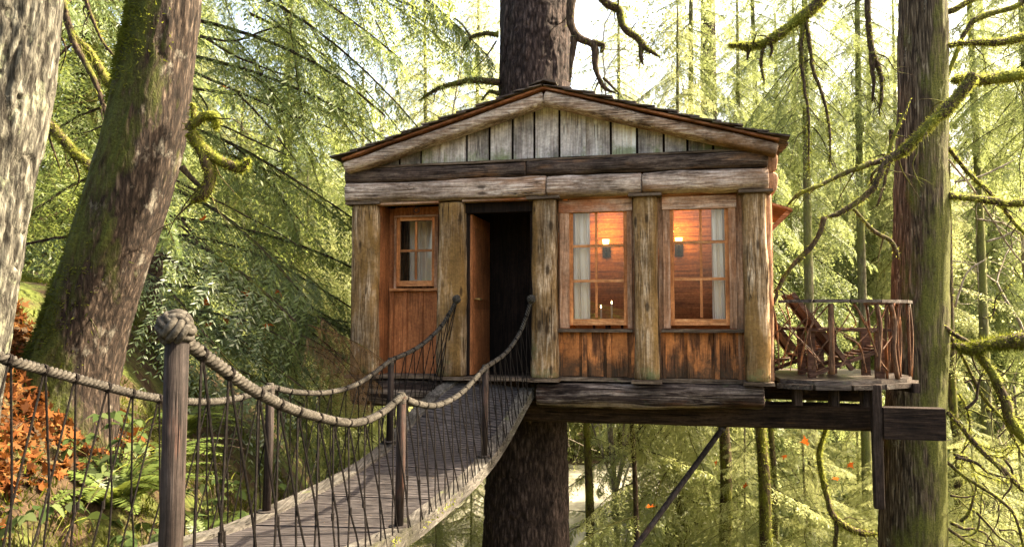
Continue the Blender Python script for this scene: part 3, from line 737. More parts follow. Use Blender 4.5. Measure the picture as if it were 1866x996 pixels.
# curtains (things that hang)
def curtain(s0, s1, z0, z1, t, label, seed):
    e = thing('curtain', label, 'curtain', W(s0, t, z0), ROT)
    mb = MB(); n = 60; rows = 16; V = []
    for j in range(rows):
        for i in range(n):
            u = i/(n-1); z = (z1-z0)*j/(rows-1)
            V.append(((s1-s0)*u, .028*math.sin(u*(s1-s0)*75+seed+.5*math.sin(z*2))+.012*math.sin(u*31+z*3), z))
    mb.add(V, [(j*n+i, j*n+i+1, (j+1)*n+i+1, (j+1)*n+i) for j in range(rows-1) for i in range(n-1)])
    mb.build('cloth', M['curtain'], e, True)
    MB().tube([(-.05, 0, z1-z0+.01), (s1-s0+.05, 0, z1-z0+.01)], .008, 6).build('rod', M['iron'], e)
curtain(2.87, 3.10, .70, 2.10, .14, 'pale curtain drawn to the left side of the middle window', 1)
curtain(4.57, 4.76, .70, 2.10, .14, 'pale curtain drawn to the right side of the rightmost window', 2)
curtain(.50, 1.06, 1.20, 2.08, T1+.50, 'shadowy pale curtain behind the small four pane entry window', 3)
# lit wall lamps on the inner back wall
def sconce(px, py, t, label):
    s, z = FS(px, py, t-.12)
    e = thing('wall_lamp', label, 'wall lamp', W(s, t, z), ROT)
    MB().box((-.06, -.02, -.22), (.06, 0, -.02)).build('back_plate', M['iron'], e)
    MB().tube([(0, -.02, -.15), (0, -.09, -.14), (0, -.12, -.06)], .011, 8).build('arm', M['iron'], e)
    mb = MB(); k = 18; prof = [(.030, -.045), (.045, -.025), (.052, .015), (.054, .04)]
    V = [(r*math.cos(a), -.12+r*math.sin(a), z_) for r, z_ in prof for a in np.linspace(0, 2*PI, k, endpoint=False)]
    mb.add(V, [(j*k+i, j*k+(i+1) % k, (j+1)*k+(i+1) % k, (j+1)*k+i) for j in range(len(prof)-1) for i in range(k)])
    mb.build('shade', M['glow'], e, True)
    L = bpy.data.lights.new('lamp_light', 'POINT'); L.energy = 3.6; L.color = (1, .46, .14); L.shadow_soft_size = .05
    lo = bpy.data.objects.new('bulb', L); COL.objects.link(lo); lo.parent = e; lo.location = (0, -.30, .16)
sconce(1104, 441, 2.5, 'glowing wall lamp on the orange boards seen through the middle window')
sconce(1237, 438, 2.5, 'glowing wall lamp seen through the rightmost window of the cabin')
# small table with candles inside
s, z = FS(1108, 582, 1.5)
e = thing('small_table', 'small dark table standing inside behind the middle window', 'table', W(s, 1.5, 0), ROT)
MB().prism([(.28*math.cos(a), .28*math.sin(a)) for a in np.linspace(0, 2*PI, 20, endpoint=False)], z-.035, z).build('table_top', M['chair'], e)
for a in range(4): MB().bar((.18*math.cos(a*PI/2), .18*math.sin(a*PI/2), 0), (.2*math.cos(a*PI/2), .2*math.sin(a*PI/2), z-.036), .035, .035).build('leg', M['chair'], e)
for dx, h, lb in ((-.09, .16, 'short lit candle on the small table inside the middle window'), (.06, .22, 'taller lit candle on the small table inside the middle window')):
    c = thing('candle', lb, 'candle', W(s+dx, 1.42, z), ROT)
    MB().tube([(0, 0, 0), (0, 0, .012), (0, 0, .02)], [.04, .035, .02], 12).build('holder', M['brass'], c)
    MB().tube([(0, 0, .02), (0, 0, h)], .014, 10).build('wax', M['curtain'], c)
    MB().tube([(0, 0, h), (0, 0, h+.012), (0, 0, h+.03), (0, 0, h+.045)], [.003, .009, .006, .001], 8).build('flame', M['flame'], c)

# ================================================================== rope bridge
RP = [(-1.32, .9), (-1.19, 2.7), (-.83, 5.6), (-.30, 8.1), (.20, 9.55)]
LP = [(-2.62, .9), (-2.42, 2.7), (-1.97, 6.2), (-1.34, 8.5), (-.74, 9.72)]
def path(Q, y): 
    q = np.array(Q); C = spl(q, 200); return np.interp(y, C[:, 1], C[:, 0])
rx = lambda y: path(RP, y)
lx = lambda y: path(LP, y)
ZK = np.array([(.6, -1.28), (2.7, -1.30), (4.3, -1.36), (5.6, -1.53), (6.3, -1.57), (7.3, -1.56), (8.1, -1.48), (8.6, -1.34), (9.0, -1.14), (9.4, -.92), (9.8, -.775)])
def dz(y):
    C = spl(np.stack([ZK[:, 0], 0*ZK[:, 0], ZK[:, 1]], 1), 200); return np.interp(y, C[:, 0], C[:, 2])
bridge = thing('rope_bridge', 'rope sided suspension bridge of grey boards sagging towards the cabin door', 'footbridge', (-1.5, 5.5, -1.6))
def bb(mb, name, mat, smooth=False, parent=None):
    o = mb.build(name, M[mat], None, smooth); par = parent or bridge
    o.data.transform(__import__('mathutils').Matrix.Translation(-Vector(bridge.location))); o.parent = par
    return o
# tread boards: narrow boards across, with gaps, in panels
mb = MB(); y = .7; k = 0
def yend(side): return 9.62 if side else 9.80
u = 0.0; N = 210
for i in range(N):
    f0, f1 = i/N, (i+.66)/N
    yr0, yr1 = .7+f0*(9.58-.7), .7+f1*(9.58-.7); yl0, yl1 = .7+f0*(9.80-.7), .7+f1*(9.80-.7)
    seam = (i % 24 == 0)
    pts = []
    h = .003*random.uniform(-.4, .4)+(.008 if seam else 0)
    for (x, y) in ((lx(yl0)+.05, yl0), (rx(yr0)-.05, yr0), (rx(yr1)-.05, yr1), (lx(yl1)+.05, yl1)): pts.append((x, y, dz(y)+h))
    pts = np.array(pts); mb.add(np.concatenate([pts-(0, 0, .03), pts]), [(3,2,1,0),(4,5,6,7),(0,1,5,4),(1,2,6,5),(2,3,7,6),(3,0,4,7)])
o = bb(mb, 'tread_boards', 'grate')
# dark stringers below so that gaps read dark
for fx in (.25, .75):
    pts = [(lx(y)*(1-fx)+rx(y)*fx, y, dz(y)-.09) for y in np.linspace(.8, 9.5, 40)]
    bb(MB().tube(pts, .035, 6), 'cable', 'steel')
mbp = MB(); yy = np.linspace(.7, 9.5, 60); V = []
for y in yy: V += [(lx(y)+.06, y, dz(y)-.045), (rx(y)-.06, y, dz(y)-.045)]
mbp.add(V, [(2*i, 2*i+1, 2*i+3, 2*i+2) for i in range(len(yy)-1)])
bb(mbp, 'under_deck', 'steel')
for fn, sgn, ye in ((lx, -1, 9.72), (rx, 1, 9.52)):
    mb = MB(); ys_ = np.linspace(.7, ye, 90); V = []
    for y in ys_:
        x = fn(y); z = dz(y); w0, w1 = sorted((x-sgn*.07, x+sgn*.09)); j = .010*mnoise.noise((y*3, sgn, 0))
        V += [(w0, y, z-.07), (w1, y, z-.09), (w1+j, y, z+.03+j*.6), (w0+j, y, z+.03+j*.6)]
    n = len(ys_); F = [(4*i+a, 4*i+(a+1) % 4, 4*i+4+(a+1) % 4, 4*i+4+a) for i in range(n-1) for a in range(4)]
    F = [f[::-1] for f in F]+[(0,1,2,3), tuple(4*(n-1)+a for a in (3,2,1,0))]
    mb.add(V, F); bb(mb, 'kerb', 'kerb')
    # moss along the outer kerb edge
    C = np.array([(fn(y)+sgn*.085, y, dz(y)-.01) for y in ys_]); n_ = int(700)
    fz = fuzz(C, np.full(len(C), .02), n_, RNG, (.012, .035), .012)
    keep = fbm(fz[:, 0]*1.6, 3) > .50
    fo = fast_obj('kerb_moss', [(fz[keep]-np.array(bridge.location), 0)], [M['moss']], bridge)
def solve(pth, px):
    ys2 = np.linspace(.8, 9.8, 1500); xx = pth(ys2); u = xx/(ys2*_c+ 0)*1.0
    pxs = np.array([933+FPX*x/(y*_c) for x, y in zip(xx, ys2)])      # level ray approximation, refined by P below
    return ys2[np.argmin(abs(pxs-px))]
def rail_pts(pth, pts, extra_front=None):
    out = list(extra_front or [])
    for px, py in pts:
        y = solve(pth, px); out.append(P(px, py, y))
    return out
def rope(pts, R, name='hand_rope', n=None):
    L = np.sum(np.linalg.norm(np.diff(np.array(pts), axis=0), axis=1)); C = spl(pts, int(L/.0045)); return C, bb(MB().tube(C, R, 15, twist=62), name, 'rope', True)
RR = rail_pts(rx, [(338, 622), (400, 667), (470, 715), (550, 751), (640, 770), (690, 755), (731, 722)])
RR2 = rail_pts(rx, [(731, 722), (762, 735), (800, 737), (842, 714), (884, 669)])
y3 = 9.53
RR3 = rail_pts(rx, [(884, 669), (922, 642), (950, 600)])+[W(*(lambda q: (q[0], -.19, q[1]))(FS(968, 548, -.19)))]
LL0 = [P(-420, 500, 2.75), P(-250, 560, 3.1)]+rail_pts(lx, [(0, 650), (75, 672), (150, 692), (270, 722), (370, 732), (440, 723), (492, 704)])
LL1 = rail_pts(lx, [(492, 704), (540, 714), (600, 714), (655, 697), (712, 656)])
LL2 = rail_pts(lx, [(712, 656), (762, 632), (803, 595)])+[W(*(lambda q: (q[0], -.19, q[1]))(FS(832, 548, -.19)))]
ropes = []
for q, r in ((RR, .0245), (RR2, .0245), (RR3, .0245), (LL0, .0245), (LL1, .0245), (LL2, .0245)): ropes.append(rope(q, r)[0])
# lashings and netting
def net(C, fn, step, outward):
    mb = MB(); lash = MB(); C = np.array(C); L = np.concatenate([[0], np.cumsum(np.linalg.norm(np.diff(C, axis=0), axis=1))]); D = step*.5
    nds = []
    while D < L[-1]:
        nds.append([np.interp(D, L, C[:, a]) for a in range(3)]); D += step*random.uniform(.82, 1.18)
    for p in nds:
        p = np.array(p); y = p[1]
        i = np.argmin(np.linalg.norm(C-p, axis=1)); i = min(max(i, 1), len(C)-2); t = C[i+1]-C[i-1]; t /= np.linalg.norm(t)
        for w in range(2): lash.tube([p-t*(.010+.012*w), p-t*(.001+.012*w)], .0285, 10)
        sgn = outward
        for dlt in (-1, 1):
            yb = y+dlt*step*random.uniform(.62, .95); yb = min(max(yb, .8), 9.6)
            b = np.array((fn(yb)+sgn*.088, yb, dz(yb)-.02))
            pin = random.uniform(.54, .66)
            ym = y+dlt*step*random.uniform(.40, .54)
            mid = np.array((p[0]*(1-pin)+b[0]*pin+random.uniform(-.01, .01), ym, p[2]*(1-pin)+(dz(ym)-.02)*pin))
            p0 = p-np.array((0, 0, .018))+t*.006*dlt
            c = spl([p0, p0*.6+mid*.4, mid, mid*.45+b*.55+np.array((random.uniform(-.01, .01), 0, 0)), b], 11)
            mb.tube(c, .0058, 5)
            if random.random() < .35: mb.tube([mid-np.array((0, 0, .02)), mid+np.array((0, 0, .02))], .0095, 6)
    return mb, lash
for C, fn, st, sg in ((ropes[0], rx, .27, 1), (ropes[1], rx, .24, 1), (ropes[2], rx, .20, 1), (ropes[3], lx, .27, -1), (ropes[4], lx, .25, -1), (ropes[5], lx, .20, -1)):
    a, b = net(C, fn, st, sg); a.add(np.concatenate(b.V), b.F); bb(a, 'rope_net', 'cord')
# rail posts
def rail_post(px0, top, y, r, h_extra=.04, bottom=None):
    t = P(px0, top, y); zb = dz(y) if bottom is None else bottom
    x = t[0]
    p = bb(MB().tube([(x-.01, y, zb), (x, y, (zb+t[2])/2), (x+.003, y, t[2]+h_extra)], r, 16), 'rail_post', 'post', True)
    fl = MB().tube([(x-.01, y, zb+.032), (x-.01, y, zb+.042)], r*2.2, 10); f = bb(fl, 'foot_plate', 'steel', parent=p)
    return p, (x, y, t[2]+h_extra)
for px, py, fn in ((731, 722, rx), (884, 669, rx), (492, 704, lx), (712, 656, lx)):
    y = solve(fn, px); p, tp = rail_post(px, py, y, .034, .0)
    mb = MB()
    for k in range(3): mb.tube([(tp[0], tp[1], tp[2]-.05+.014*k), (tp[0], tp[1], tp[2]-.04+.014*k)], .038, 10)
    bb(mb, 'lashing', 'rope', parent=p)
    bb(MB().tube([(tp[0], tp[1], tp[2]-.005), (tp[0], tp[1], tp[2]+.03)], [.036, .028], 12), 'post_cap', 'rope', parent=p)
def turk_knot(c, R, rt, parent, n=48):
    c = np.array(c); mb = MB()
    zz = np.linspace(-R*.93, R*.93, 12)
    mb.tube([c+(0, 0, z) for z in zz], [max(.004, math.sqrt(max(0, (R*.95)**2-z*z))) for z in zz], 20)
    q = np.linspace(0, 2*PI, n)
    tilt = rotm(.5, .55, .35)
    for g, (a, b, ax) in enumerate((((1,0,0),(0,1,0),(0,0,1)), ((0,1,0),(0,0,1),(1,0,0)), ((0,0,1),(1,0,0),(0,1,0)))):
        a, b, ax = [tilt@np.array(v, float) for v in (a, b, ax)]
        for k in (-1, 0, 1):
            off = k*rt*1.75; rad = math.sqrt(R*R-off*off)
            rr = rad*(1+.13*np.cos(2*q+g*.3))
            mb.tube([c+ax*off+a*r_*math.cos(t)+b*r_*math.sin(t) for r_, t in zip(rr, q)], rt, 8, cap=False)
    return bb(mb, 'rope_knot', 'rope', True, parent)
p, tp = rail_post(321, 632, 2.7, .040, .05, bottom=dz(2.7)-.0)
turk_knot((tp[0]-.003, tp[1], tp[2]+.014), .052, .0135, p)
kq = FS(832, 545, -.20); kp = FS(968, 545, -.20)
for q in (kq, kp): turk_knot(W(q[0], -.20, q[1]), .042, .012, None)
# left near post stands outside the frame, where the left rope ends
y = 2.75; xl = ropes[3][0][0]
p = bb(MB().tube([(xl, y, dz(2.7)), (xl, y, ropes[3][0][2]+.05)], .04, 14), 'rail_post', 'post', True)

# ================================================================== timbers under the treehouse
def tb(name, label, cat, mb, mat, smooth=False, rot=True):
    o = mb.build(name, M[mat], None, smooth); o.location = tuple(O); o.rotation_euler = (0, 0, ROT); return tag(o, label, cat)
e1 = FS(1612, 760, .45)[0]; e2 = FS(1712, 760, .20)[0]
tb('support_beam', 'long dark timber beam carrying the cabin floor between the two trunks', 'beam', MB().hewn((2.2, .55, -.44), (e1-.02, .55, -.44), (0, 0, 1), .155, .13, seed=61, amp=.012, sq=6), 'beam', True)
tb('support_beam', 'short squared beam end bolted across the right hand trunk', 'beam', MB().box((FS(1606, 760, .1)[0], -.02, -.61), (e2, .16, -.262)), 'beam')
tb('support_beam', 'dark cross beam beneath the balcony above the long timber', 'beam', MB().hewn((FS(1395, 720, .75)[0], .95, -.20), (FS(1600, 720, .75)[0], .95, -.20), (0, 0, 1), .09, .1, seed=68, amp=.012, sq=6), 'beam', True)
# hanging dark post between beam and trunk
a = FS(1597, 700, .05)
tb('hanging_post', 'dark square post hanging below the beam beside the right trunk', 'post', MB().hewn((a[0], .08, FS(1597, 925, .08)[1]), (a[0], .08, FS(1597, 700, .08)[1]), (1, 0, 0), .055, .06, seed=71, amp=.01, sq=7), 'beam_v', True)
# diagonal brace pole to the ground
a = P(1322, 772, 9.6); b = P(1060, 1130, 8.9)
t = thing('brace_pole', 'straight brown diagonal brace pole under the beam', 'brace', a)
MB().tube([a, b, b+(b-a)*.6], .034, 12).build('pole', M['post'], t, True, world=True)
q = a+(b-a)*.02; MB().tube([q, q+(b-a)*.015], .045, 12).build('end_collar', M['steel'], t, True, world=True)

# ================================================================== balcony
BZ = -.70
bal = thing('balcony', 'small rounded balcony with twig railing beside the right trunk', 'balcony', (4.1, 9.5, BZ))
A_, B_, C_, D_, E_, F_ = [np.array(v) for v in ((3.09, 9.0), (3.40, 8.72), (4.22, 8.80), (4.92, 9.45), (4.95, 10.7), (3.5, 11.0))]
poly = [A_, B_, (B_+C_)/2+(0, -.06), C_, (C_+D_)/2+(.08, -.08), D_, E_, F_]
cen = sum(poly)/len(poly)
def blb(mb, name, mat, smooth=False, parent=None):
    o = mb.build(name, M[mat], None, smooth); o.data.transform(__import__('mathutils').Matrix.Translation(-Vector(bal.location))); o.parent = parent or bal; return o
blb(MB().prism([cen+(v-cen)*.965 for v in poly], BZ-.045, BZ), 'deck_boards', 'deckwood')
rimp = [cen+(v-cen)*1.0 for v in poly[:6]]
for i, (a, b) in enumerate(zip(rimp[:-1], rimp[1:])):
    dd = (b-a)/np.linalg.norm(b-a)
    blb(MB().bar((*(a+dd*.01), BZ-.075), (*(b-dd*.01), BZ-.075), .09, .055), 'rim_board', 'deckwood')
for i, f in enumerate((.15, .5, .8)):
    a = A_*(1-f)+C_*f; blb(MB().box((a[0], a[1]-.05, BZ-.30), (a[0]+.09, a[1]+.06, BZ-.047)), 'bracket', 'beam_v')
for f in (.1, .45, .85):
    x = 3.2+f*1.7; blb(MB().box((x, 8.95, BZ-.16), (x+.08, 10.6, BZ-.05)), 'joist', 'beam_v')
RT = BZ+.92
rail = [cen+(v-cen)*.95 for v in poly[:7]]
for a, b in zip(rail[:-1], rail[1:]):
    blb(MB().bar((*a, RT-.02), (*b, RT-.02), .085, .036), 'top_rail', 'deckwood')
def edge_y(x):
    r = np.array(rail[:6]); return np.interp(x, r[:, 0], r[:, 1])
def on_rail(px, py):
    y = 8.85
    for _ in range(6): q = P(px, py, y); y = float(edge_y(q[0]))
    return P(px, py, y)
def balu(pts, r0, r1, label=None, mat='twig'):
    C = spl([on_rail(*p) for p in pts], 16)
    C[:, 2] = np.clip(C[:, 2], BZ-.02, RT-.02)
    R = np.linspace(r0, r1, 16)*(1+.25*(fbm(C*14, 2)-.37)*2)
    o = blb(MB().tube(C, R, 8), 'baluster', mat, True)
    if label: o['label'] = label
TW_ = [([(1408, 555), (1416, 600), (1420, 672)], .016), ([(1424, 672), (1442, 610), (1500, 553)], .014), ([(1456, 672), (1475, 600), (1512, 553)], .016),
      ([(1410, 610), (1440, 580), (1455, 553)], .011), ([(1432, 553), (1440, 600), (1424, 672)], .011), ([(1466, 553), (1470, 590), (1444, 650), (1440, 675)], .010),
      ([(1538, 612), (1566, 630), (1578, 678)], .019), ([(1556, 553), (1578, 590), (1600, 650), (1618, 676)], .018), ([(1560, 560), (1590, 605), (1618, 553)], .014),
      ([(1606, 640), (1632, 600), (1636, 560)], .012), ([(1540, 553), (1560, 590), (1530, 600), (1520, 585)], .010), ([(1600, 553), (1580, 590), (1612, 620)], .010),
      ([(1490, 600), (1520, 600), (1560, 618)], .012), ([(1412, 660), (1440, 640), (1468, 620)], .009)]
TW_ += [([(1480, 672), (1500, 630), (1530, 600), (1558, 553)], .011), ([(1418, 553), (1450, 610), (1500, 665)], .009), ([(1530, 672), (1550, 640), (1598, 590)], .010), ([(1428, 590), (1480, 640), (1506, 672)], .010), ([(1490, 553), (1476, 610), (1490, 672)], .010)]
for p_, r in TW_: balu(p_, r*.8, r*.55)
balu([(1514, 553), (1515, 610), (1516, 682)], .034, .036, 'thick straight orange brown baluster post')
balu([(1622, 553), (1630, 590), (1628, 640), (1636, 690)], .032, .030, 'thick curved orange barked baluster')
balu([(1597, 553), (1604, 600), (1600, 676)], .028, .026)
for k in range(4):
    f = .25+.7*k/3; a = C_*(1-f)+D_*f; a = cen+(a-cen)*.95
    C = spl([(a[0], a[1], RT-.03), (a[0]+random.uniform(-.05, .05), a[1]+random.uniform(-.03, .03), BZ+.5), (a[0]+random.uniform(-.03, .03), a[1], BZ-.01)], 12)
    blb(MB().tube(C, np.linspace(.024, .02, 12)*random.uniform(.6, .95), 8), 'baluster', 'twig', True)
for k in range(5):
    f = k/4; a = D_*(1-f)+E_*f; a = cen+(a-cen)*.95
    blb(MB().tube(spl([(a[0], a[1], RT-.03), (a[0]+.03, a[1], BZ+.5), (a[0], a[1], BZ-.01)], 8), .018, 6), 'baluster', 'twig', True)
blb(MB().tube([on_rail(1408, 655), on_rail(1440, 652)], .012, 6), 'low_rail', 'twig', True)
# two slatted reclining chairs on the balcony, backs to the cabin
def deck_chair(loc, rz, label):
    e = thing('deck_chair', label, 'chair', loc, rz, 'reclining wooden chairs on the balcony')
    for y in (-.27, .27):
        MB().bar((-.52, y, 1.0), (.14, y, .10), .05, .10, (0, 1, 0)).build('back_rail', M['chair'], e)
        MB().bar((-.35, y, .02), (.46, y, .33), .04, .11, (0, 1, 0)).build('seat_rail', M['chair'], e)
        MB().box((.40, y-.03, 0), (.50, y+.03, .55)).build('leg', M['chair'], e)
        MB().box((-.38, y-.065+.03*np.sign(y), .55), (.56, y+.065+.03*np.sign(y), .585)).build('armrest', M['chair'], e)
        MB().box((-.36, y-.025, 0), (-.27, y+.025, .55)).build('leg', M['chair'], e)
    mb = MB()
    for k in range(5):
        y = -.22+k*.11; mb.bar((-.50, y, .99), (.02, y, .27), .095, .02, (.8, 0, .6))
    mb.build('backrest', M['chair'], e)
    mb = MB()
    for k in range(6):
        x = .02+k*.085; mb.box((x, -.27, .215+k*.026), (x+.075, .27, .237+k*.026))
    mb.build('seat', M['chair'], e)
deck_chair((3.92, 9.42, BZ), -.15, 'dark slatted reclining chair nearer the balcony railing')
deck_chair((3.70, 10.25, BZ), -.1, 'dark slatted reclining chair farther back on the balcony')
# ================================================================== big trunks
def big_tree(name, label, pts, rad, mat, k, step, amp, f, ridge=0.0, seed=0):
    """detailed trunk with furrowed bark; pts run from the ground up"""
    pts = np.array(pts); base = pts[0].copy()
    e = thing(name, label, 'tree', base)
    n = int(np.sum(np.linalg.norm(np.diff(pts, axis=0), axis=1))/step); C = spl(pts, n); R = np.interp(np.linspace(0, 1, n), np.linspace(0, 1, len(rad)), rad)
    th = np.linspace(0, 2*PI, k, endpoint=False); ring = np.stack([np.cos(th), np.sin(th), 0*th], 1)
    L = np.concatenate([[0], np.cumsum(np.linalg.norm(np.diff(C, axis=0), axis=1))])
    q = ring[None]*np.array((1, 1, 0))*R[:, None, None]+np.array((seed*3.7, seed*1.9, 0))+L[:, None, None]*np.array((0, 0, 1.0))
    q = q.reshape(-1, 3)
    big = (fbm(q*np.array((3, 3, .9)), 3)-.44)
    fur = fbm(q*np.array(f)+(fbm(q*6, 2)*1.2)[:, None], 4)
    rid = -np.maximum(0, 1-np.abs(fur-.47)*11)*ridge
    fin = (fbm(q*np.array(f)*2.6, 3)-.44)
    d = (big*.10+ (fur-.47)*amp*2 + rid + fin*amp*.6).reshape(n, k)
    V = C[:, None, :]+ring[None]*(R[:, None]+d)[..., None]
    mb = MB(); F = [(i*k+j, i*k+(j+1) % k, (i+1)*k+(j+1) % k, (i+1)*k+j) for i in range(n-1) for j in range(k)]
    mb.add(V-base, F); o = mb.build('trunk', M[mat], e, True)
    return e, C, R
# pale tree on the left edge
pts = [P(-150, 860, 5.0), P(-108, 660, 5.0), P(-58, 400, 5.0), P(-10, 150, 5.0), P(12, -60, 5.0), P(22, -420, 5.0)]
gt, _, _ = big_tree('grey_barked_tree', 'pale grey tree with deeply furrowed bark on the left edge', pts, [.40, .36, .345, .34, .34, .33], 'b_grey', 190, .016, .018, (15, 15, 2.0), .030, 1)
# leaning mossy tree
pts = [P(85, 860, 7.1), P(118, 715, 7.1), P(158, 590, 7.05), P(205, 445, 7.0), P(250, 290, 7.0), P(280, 140, 7.0), P(303, -20, 7.0), P(318, -420, 7.0)]
mt, MC, MR = big_tree('leaning_mossy_tree', 'leaning brown tree with dark moss along its left side', pts, [.60, .44, .375, .36, .355, .335, .31, .28], 'b_mossy', 130, .025, .016, (16, 16, 2.6), .012, 2)
# moss tufts on its upper and left side
n = 16000; i = RNG.uniform(0, len(MC)-1, n).astype(int); a = RNG.normal(PI*1.12, .62, n)
nrm = np.stack([np.cos(a), np.sin(a), 0*a], 1); p = MC[i]+nrm*(MR[i]*1.01)[:, None]
kp = fbm(p*np.array((2.2, 2.2, 1.2)), 4)+.05*RNG.normal(0, 1, n) > .45
p, nrm = p[kp], nrm[kp]; d = nrm*.7+RNG.normal(0, .4, p.shape); d[:, 2] -= .3; d /= np.linalg.norm(d, axis=1)[:, None]
s_ = np.cross(d, RNG.normal(0, 1, p.shape)); s_ /= np.linalg.norm(s_, axis=1)[:, None]; l = RNG.uniform(.02, .06, (len(p), 1))
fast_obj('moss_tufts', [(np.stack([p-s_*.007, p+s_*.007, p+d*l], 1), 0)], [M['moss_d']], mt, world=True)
# second dark stem fused along its left side
limb(mt, [P(112, 640, 6.85), P(150, 470, 6.8), P(196, 300, 6.8), P(226, 190, 6.85), P(246, 90, 6.95)], .17, .06, moss=500, name='side_stem', mat='b_mossy', mmat='moss_d', ln=(.02, .06))
for pts, r0, r1, ms in (([(350, 228), (372, 214), (394, 216), (390, 236)], .055, .035, 900), ([(352, 246), (366, 268), (384, 312), (376, 350), (346, 366)], .06, .045, 1100),
                        ([(356, 256), (395, 290), (440, 304), (462, 286)], .055, .025, 1000), ([(330, 305), (352, 330), (385, 352)], .03, .012, 0), ([(346, 240), (352, 210), (350, 185)], .04, .02, 600)):
    limb(mt, [P(x, y, 6.85) for x, y in pts], r0, r1, ms, ln=(.02, .055), lump=.4)
# spruce through the roof
gz = th1(.3, 11.4)
pts = [np.array((.22, 11.5, gz-.3)), P(958, 980, 11.45), P(961, 800, 11.45), P(968, 500, 11.4), P(973, 150, 11.4), P(974, -60, 11.4), P(975, -450, 11.4)]
st, _, _ = big_tree('spruce_tree', 'thick dark trunk rising through the cabin roof', pts, [.85, .63, .60, .56, .54, .52, .48], 'b_dark', 140, .025, .022, (13, 13, 3.2), .022, 3)
for pts, r0, r1, ms, mm in (([(908, 150), (870, 148), (830, 152), (795, 168), (765, 184)], .055, .018, 900, 'moss'), ([(908, 62), (882, 62), (858, 68), (845, 92)], .045, .02, 800, 'moss'),
                        ([(858, 68), (846, 48), (828, 34)], .02, .008, 300, 'moss'), ([(908, 168), (890, 166), (876, 182)], .04, .012, 500, 'moss'), ([(905, 74), (882, 108), (858, 134)], .014, .005, 60, 'moss')):
    limb(st, [P(x, y, 11.2) for x, y in pts], r0, r1, ms, ln=(.02, .06))
for pts, r0, r1, ms in (([(1046, -60), (1041, 20), (1048, 62), (1080, 84), (1088, 125), (1100, 160), (1128, 172)], .075, .022, 60), ([(1046, 66), (1043, 110), (1040, 150)], .05, .015, 40), ([(1076, 78), (1096, 84), (1094, 96)], .05, .03, 250), ([(1100, 142), (1118, 160), (1132, 172)], .025, .01, 100)):
    limb(st, [P(x, y, 10.9) for x, y in pts], r0, r1, ms, mat='b_twig', mmat='moss_d', ln=(.03, .09))
for pts, r0, r1, ms in (([(1075, -30), (1105, 4), (1128, 16), (1138, 48), (1160, 66), (1178, 88), (1206, 102)], .065, .035, 500), ([(1168, 76), (1170, 98), (1174, 116)], .055, .012, 300)):
    limb(st, [P(x, y, 10.7) for x, y in pts], r0, r1, ms, mat='b_twig', mmat='moss_d', ln=(.02, .06))
# right hand cedar
gz = th1(5.4, 10.6)
pts = [P(1663, 1240, 10.45), P(1664, 996, 10.4), P(1668, 780, 10.4), P(1674, 540, 10.4), P(1678, 300, 10.4), P(1681, 0, 10.4), P(1684, -420, 10.4)]
ct, _, _ = big_tree('cedar_tree', 'straight mossy barked cedar trunk right of the balcony', pts, [.48, .42, .39, .35, .33, .30, .28], 'b_cedar', 110, .035, .010, (26, 26, 1.6), .010, 4)
ctd = 10.2
for pts, d, r0, r1, ms in (
    ([(1866, 138), (1800, 144), (1762, 142), (1735, 146)], 9.4, .075, .06, 1500),
    ([(1772, 138), (1742, 180), (1700, 222), (1660, 262), (1632, 284)], 9.2, .075, .045, 1600),
    ([(1640, 276), (1612, 300), (1592, 345), (1556, 376), (1502, 398)], 9.2, .05, .03, 250),
    ([(1502, 396), (1484, 440), (1450, 478), (1424, 520), (1405, 565)], 9.2, .035, .022, 120),
    ([(1628, 282), (1580, 300), (1540, 318), (1500, 334), (1462, 350), (1436, 378)], 9.3, .035, .022, 160),
    ([(1592, 345), (1588, 320), (1612, 292), (1632, 240), (1660, 180)], 9.5, .02, .018, 80),
    ([(1556, 380), (1590, 420), (1622, 440), (1640, 470)], 9.4, .022, .03, 100),
    ([(1725, 84), (1780, 78), (1830, 76), (1880, 66)], 10.2, .035, .06, 900),
    ([(1728, 356), (1790, 362), (1840, 368), (1890, 366)], 10.2, .045, .06, 700),
    ([(1725, 20), (1780, -4), (1830, -20)], 10.3, .04, .03, 600),
    ([(1722, 150), (1760, 60), (1790, 30), (1850, 10), (1890, -20)], 11, .03, .05, 300),
    ([(1728, 270), (1770, 320), (1810, 360), (1860, 420), (1900, 450)], 10.6, .03, .025, 500),
    ([(1712, 590), (1745, 610), (1775, 628), (1800, 640)], 10.1, .03, .035, 200),
    ([(1725, 600), (1750, 640), (1790, 720), (1830, 770), (1870, 840)], 10.3, .022, .02, 80),
    ([(1726, 750), (1770, 800), (1820, 850), (1880, 905)], 10.2, .03, .04, 350),
    ([(1725, 840), (1760, 870), (1810, 900), (1850, 940), (1866, 1010)], 10.3, .025, .02, 80),
    ([(1724, 960), (1760, 985), (1800, 1010)], 10.2, .02, .015, 50)):
    limb(ct, [P(x, y, d) for x, y in pts], r0, r1, ms, ln=(.02, .06), lump=.35)
limb(ct, [P(x, y, 9.9) for x, y in ((1740, 628), (1768, 634), (1790, 628), (1812, 626), (1835, 624), (1862, 620), (1890, 626))], .035, .12, 1800, ln=(.03, .09), lump=.7, mat='b_thin', mmat='moss_d', label='moss swollen branch end')
limb(ct, [P(x, y, 10.0) for x, y in ((1786, 640), (1812, 690), (1840, 760), (1880, 820))], .05, .07, 500, ln=(.02, .06))
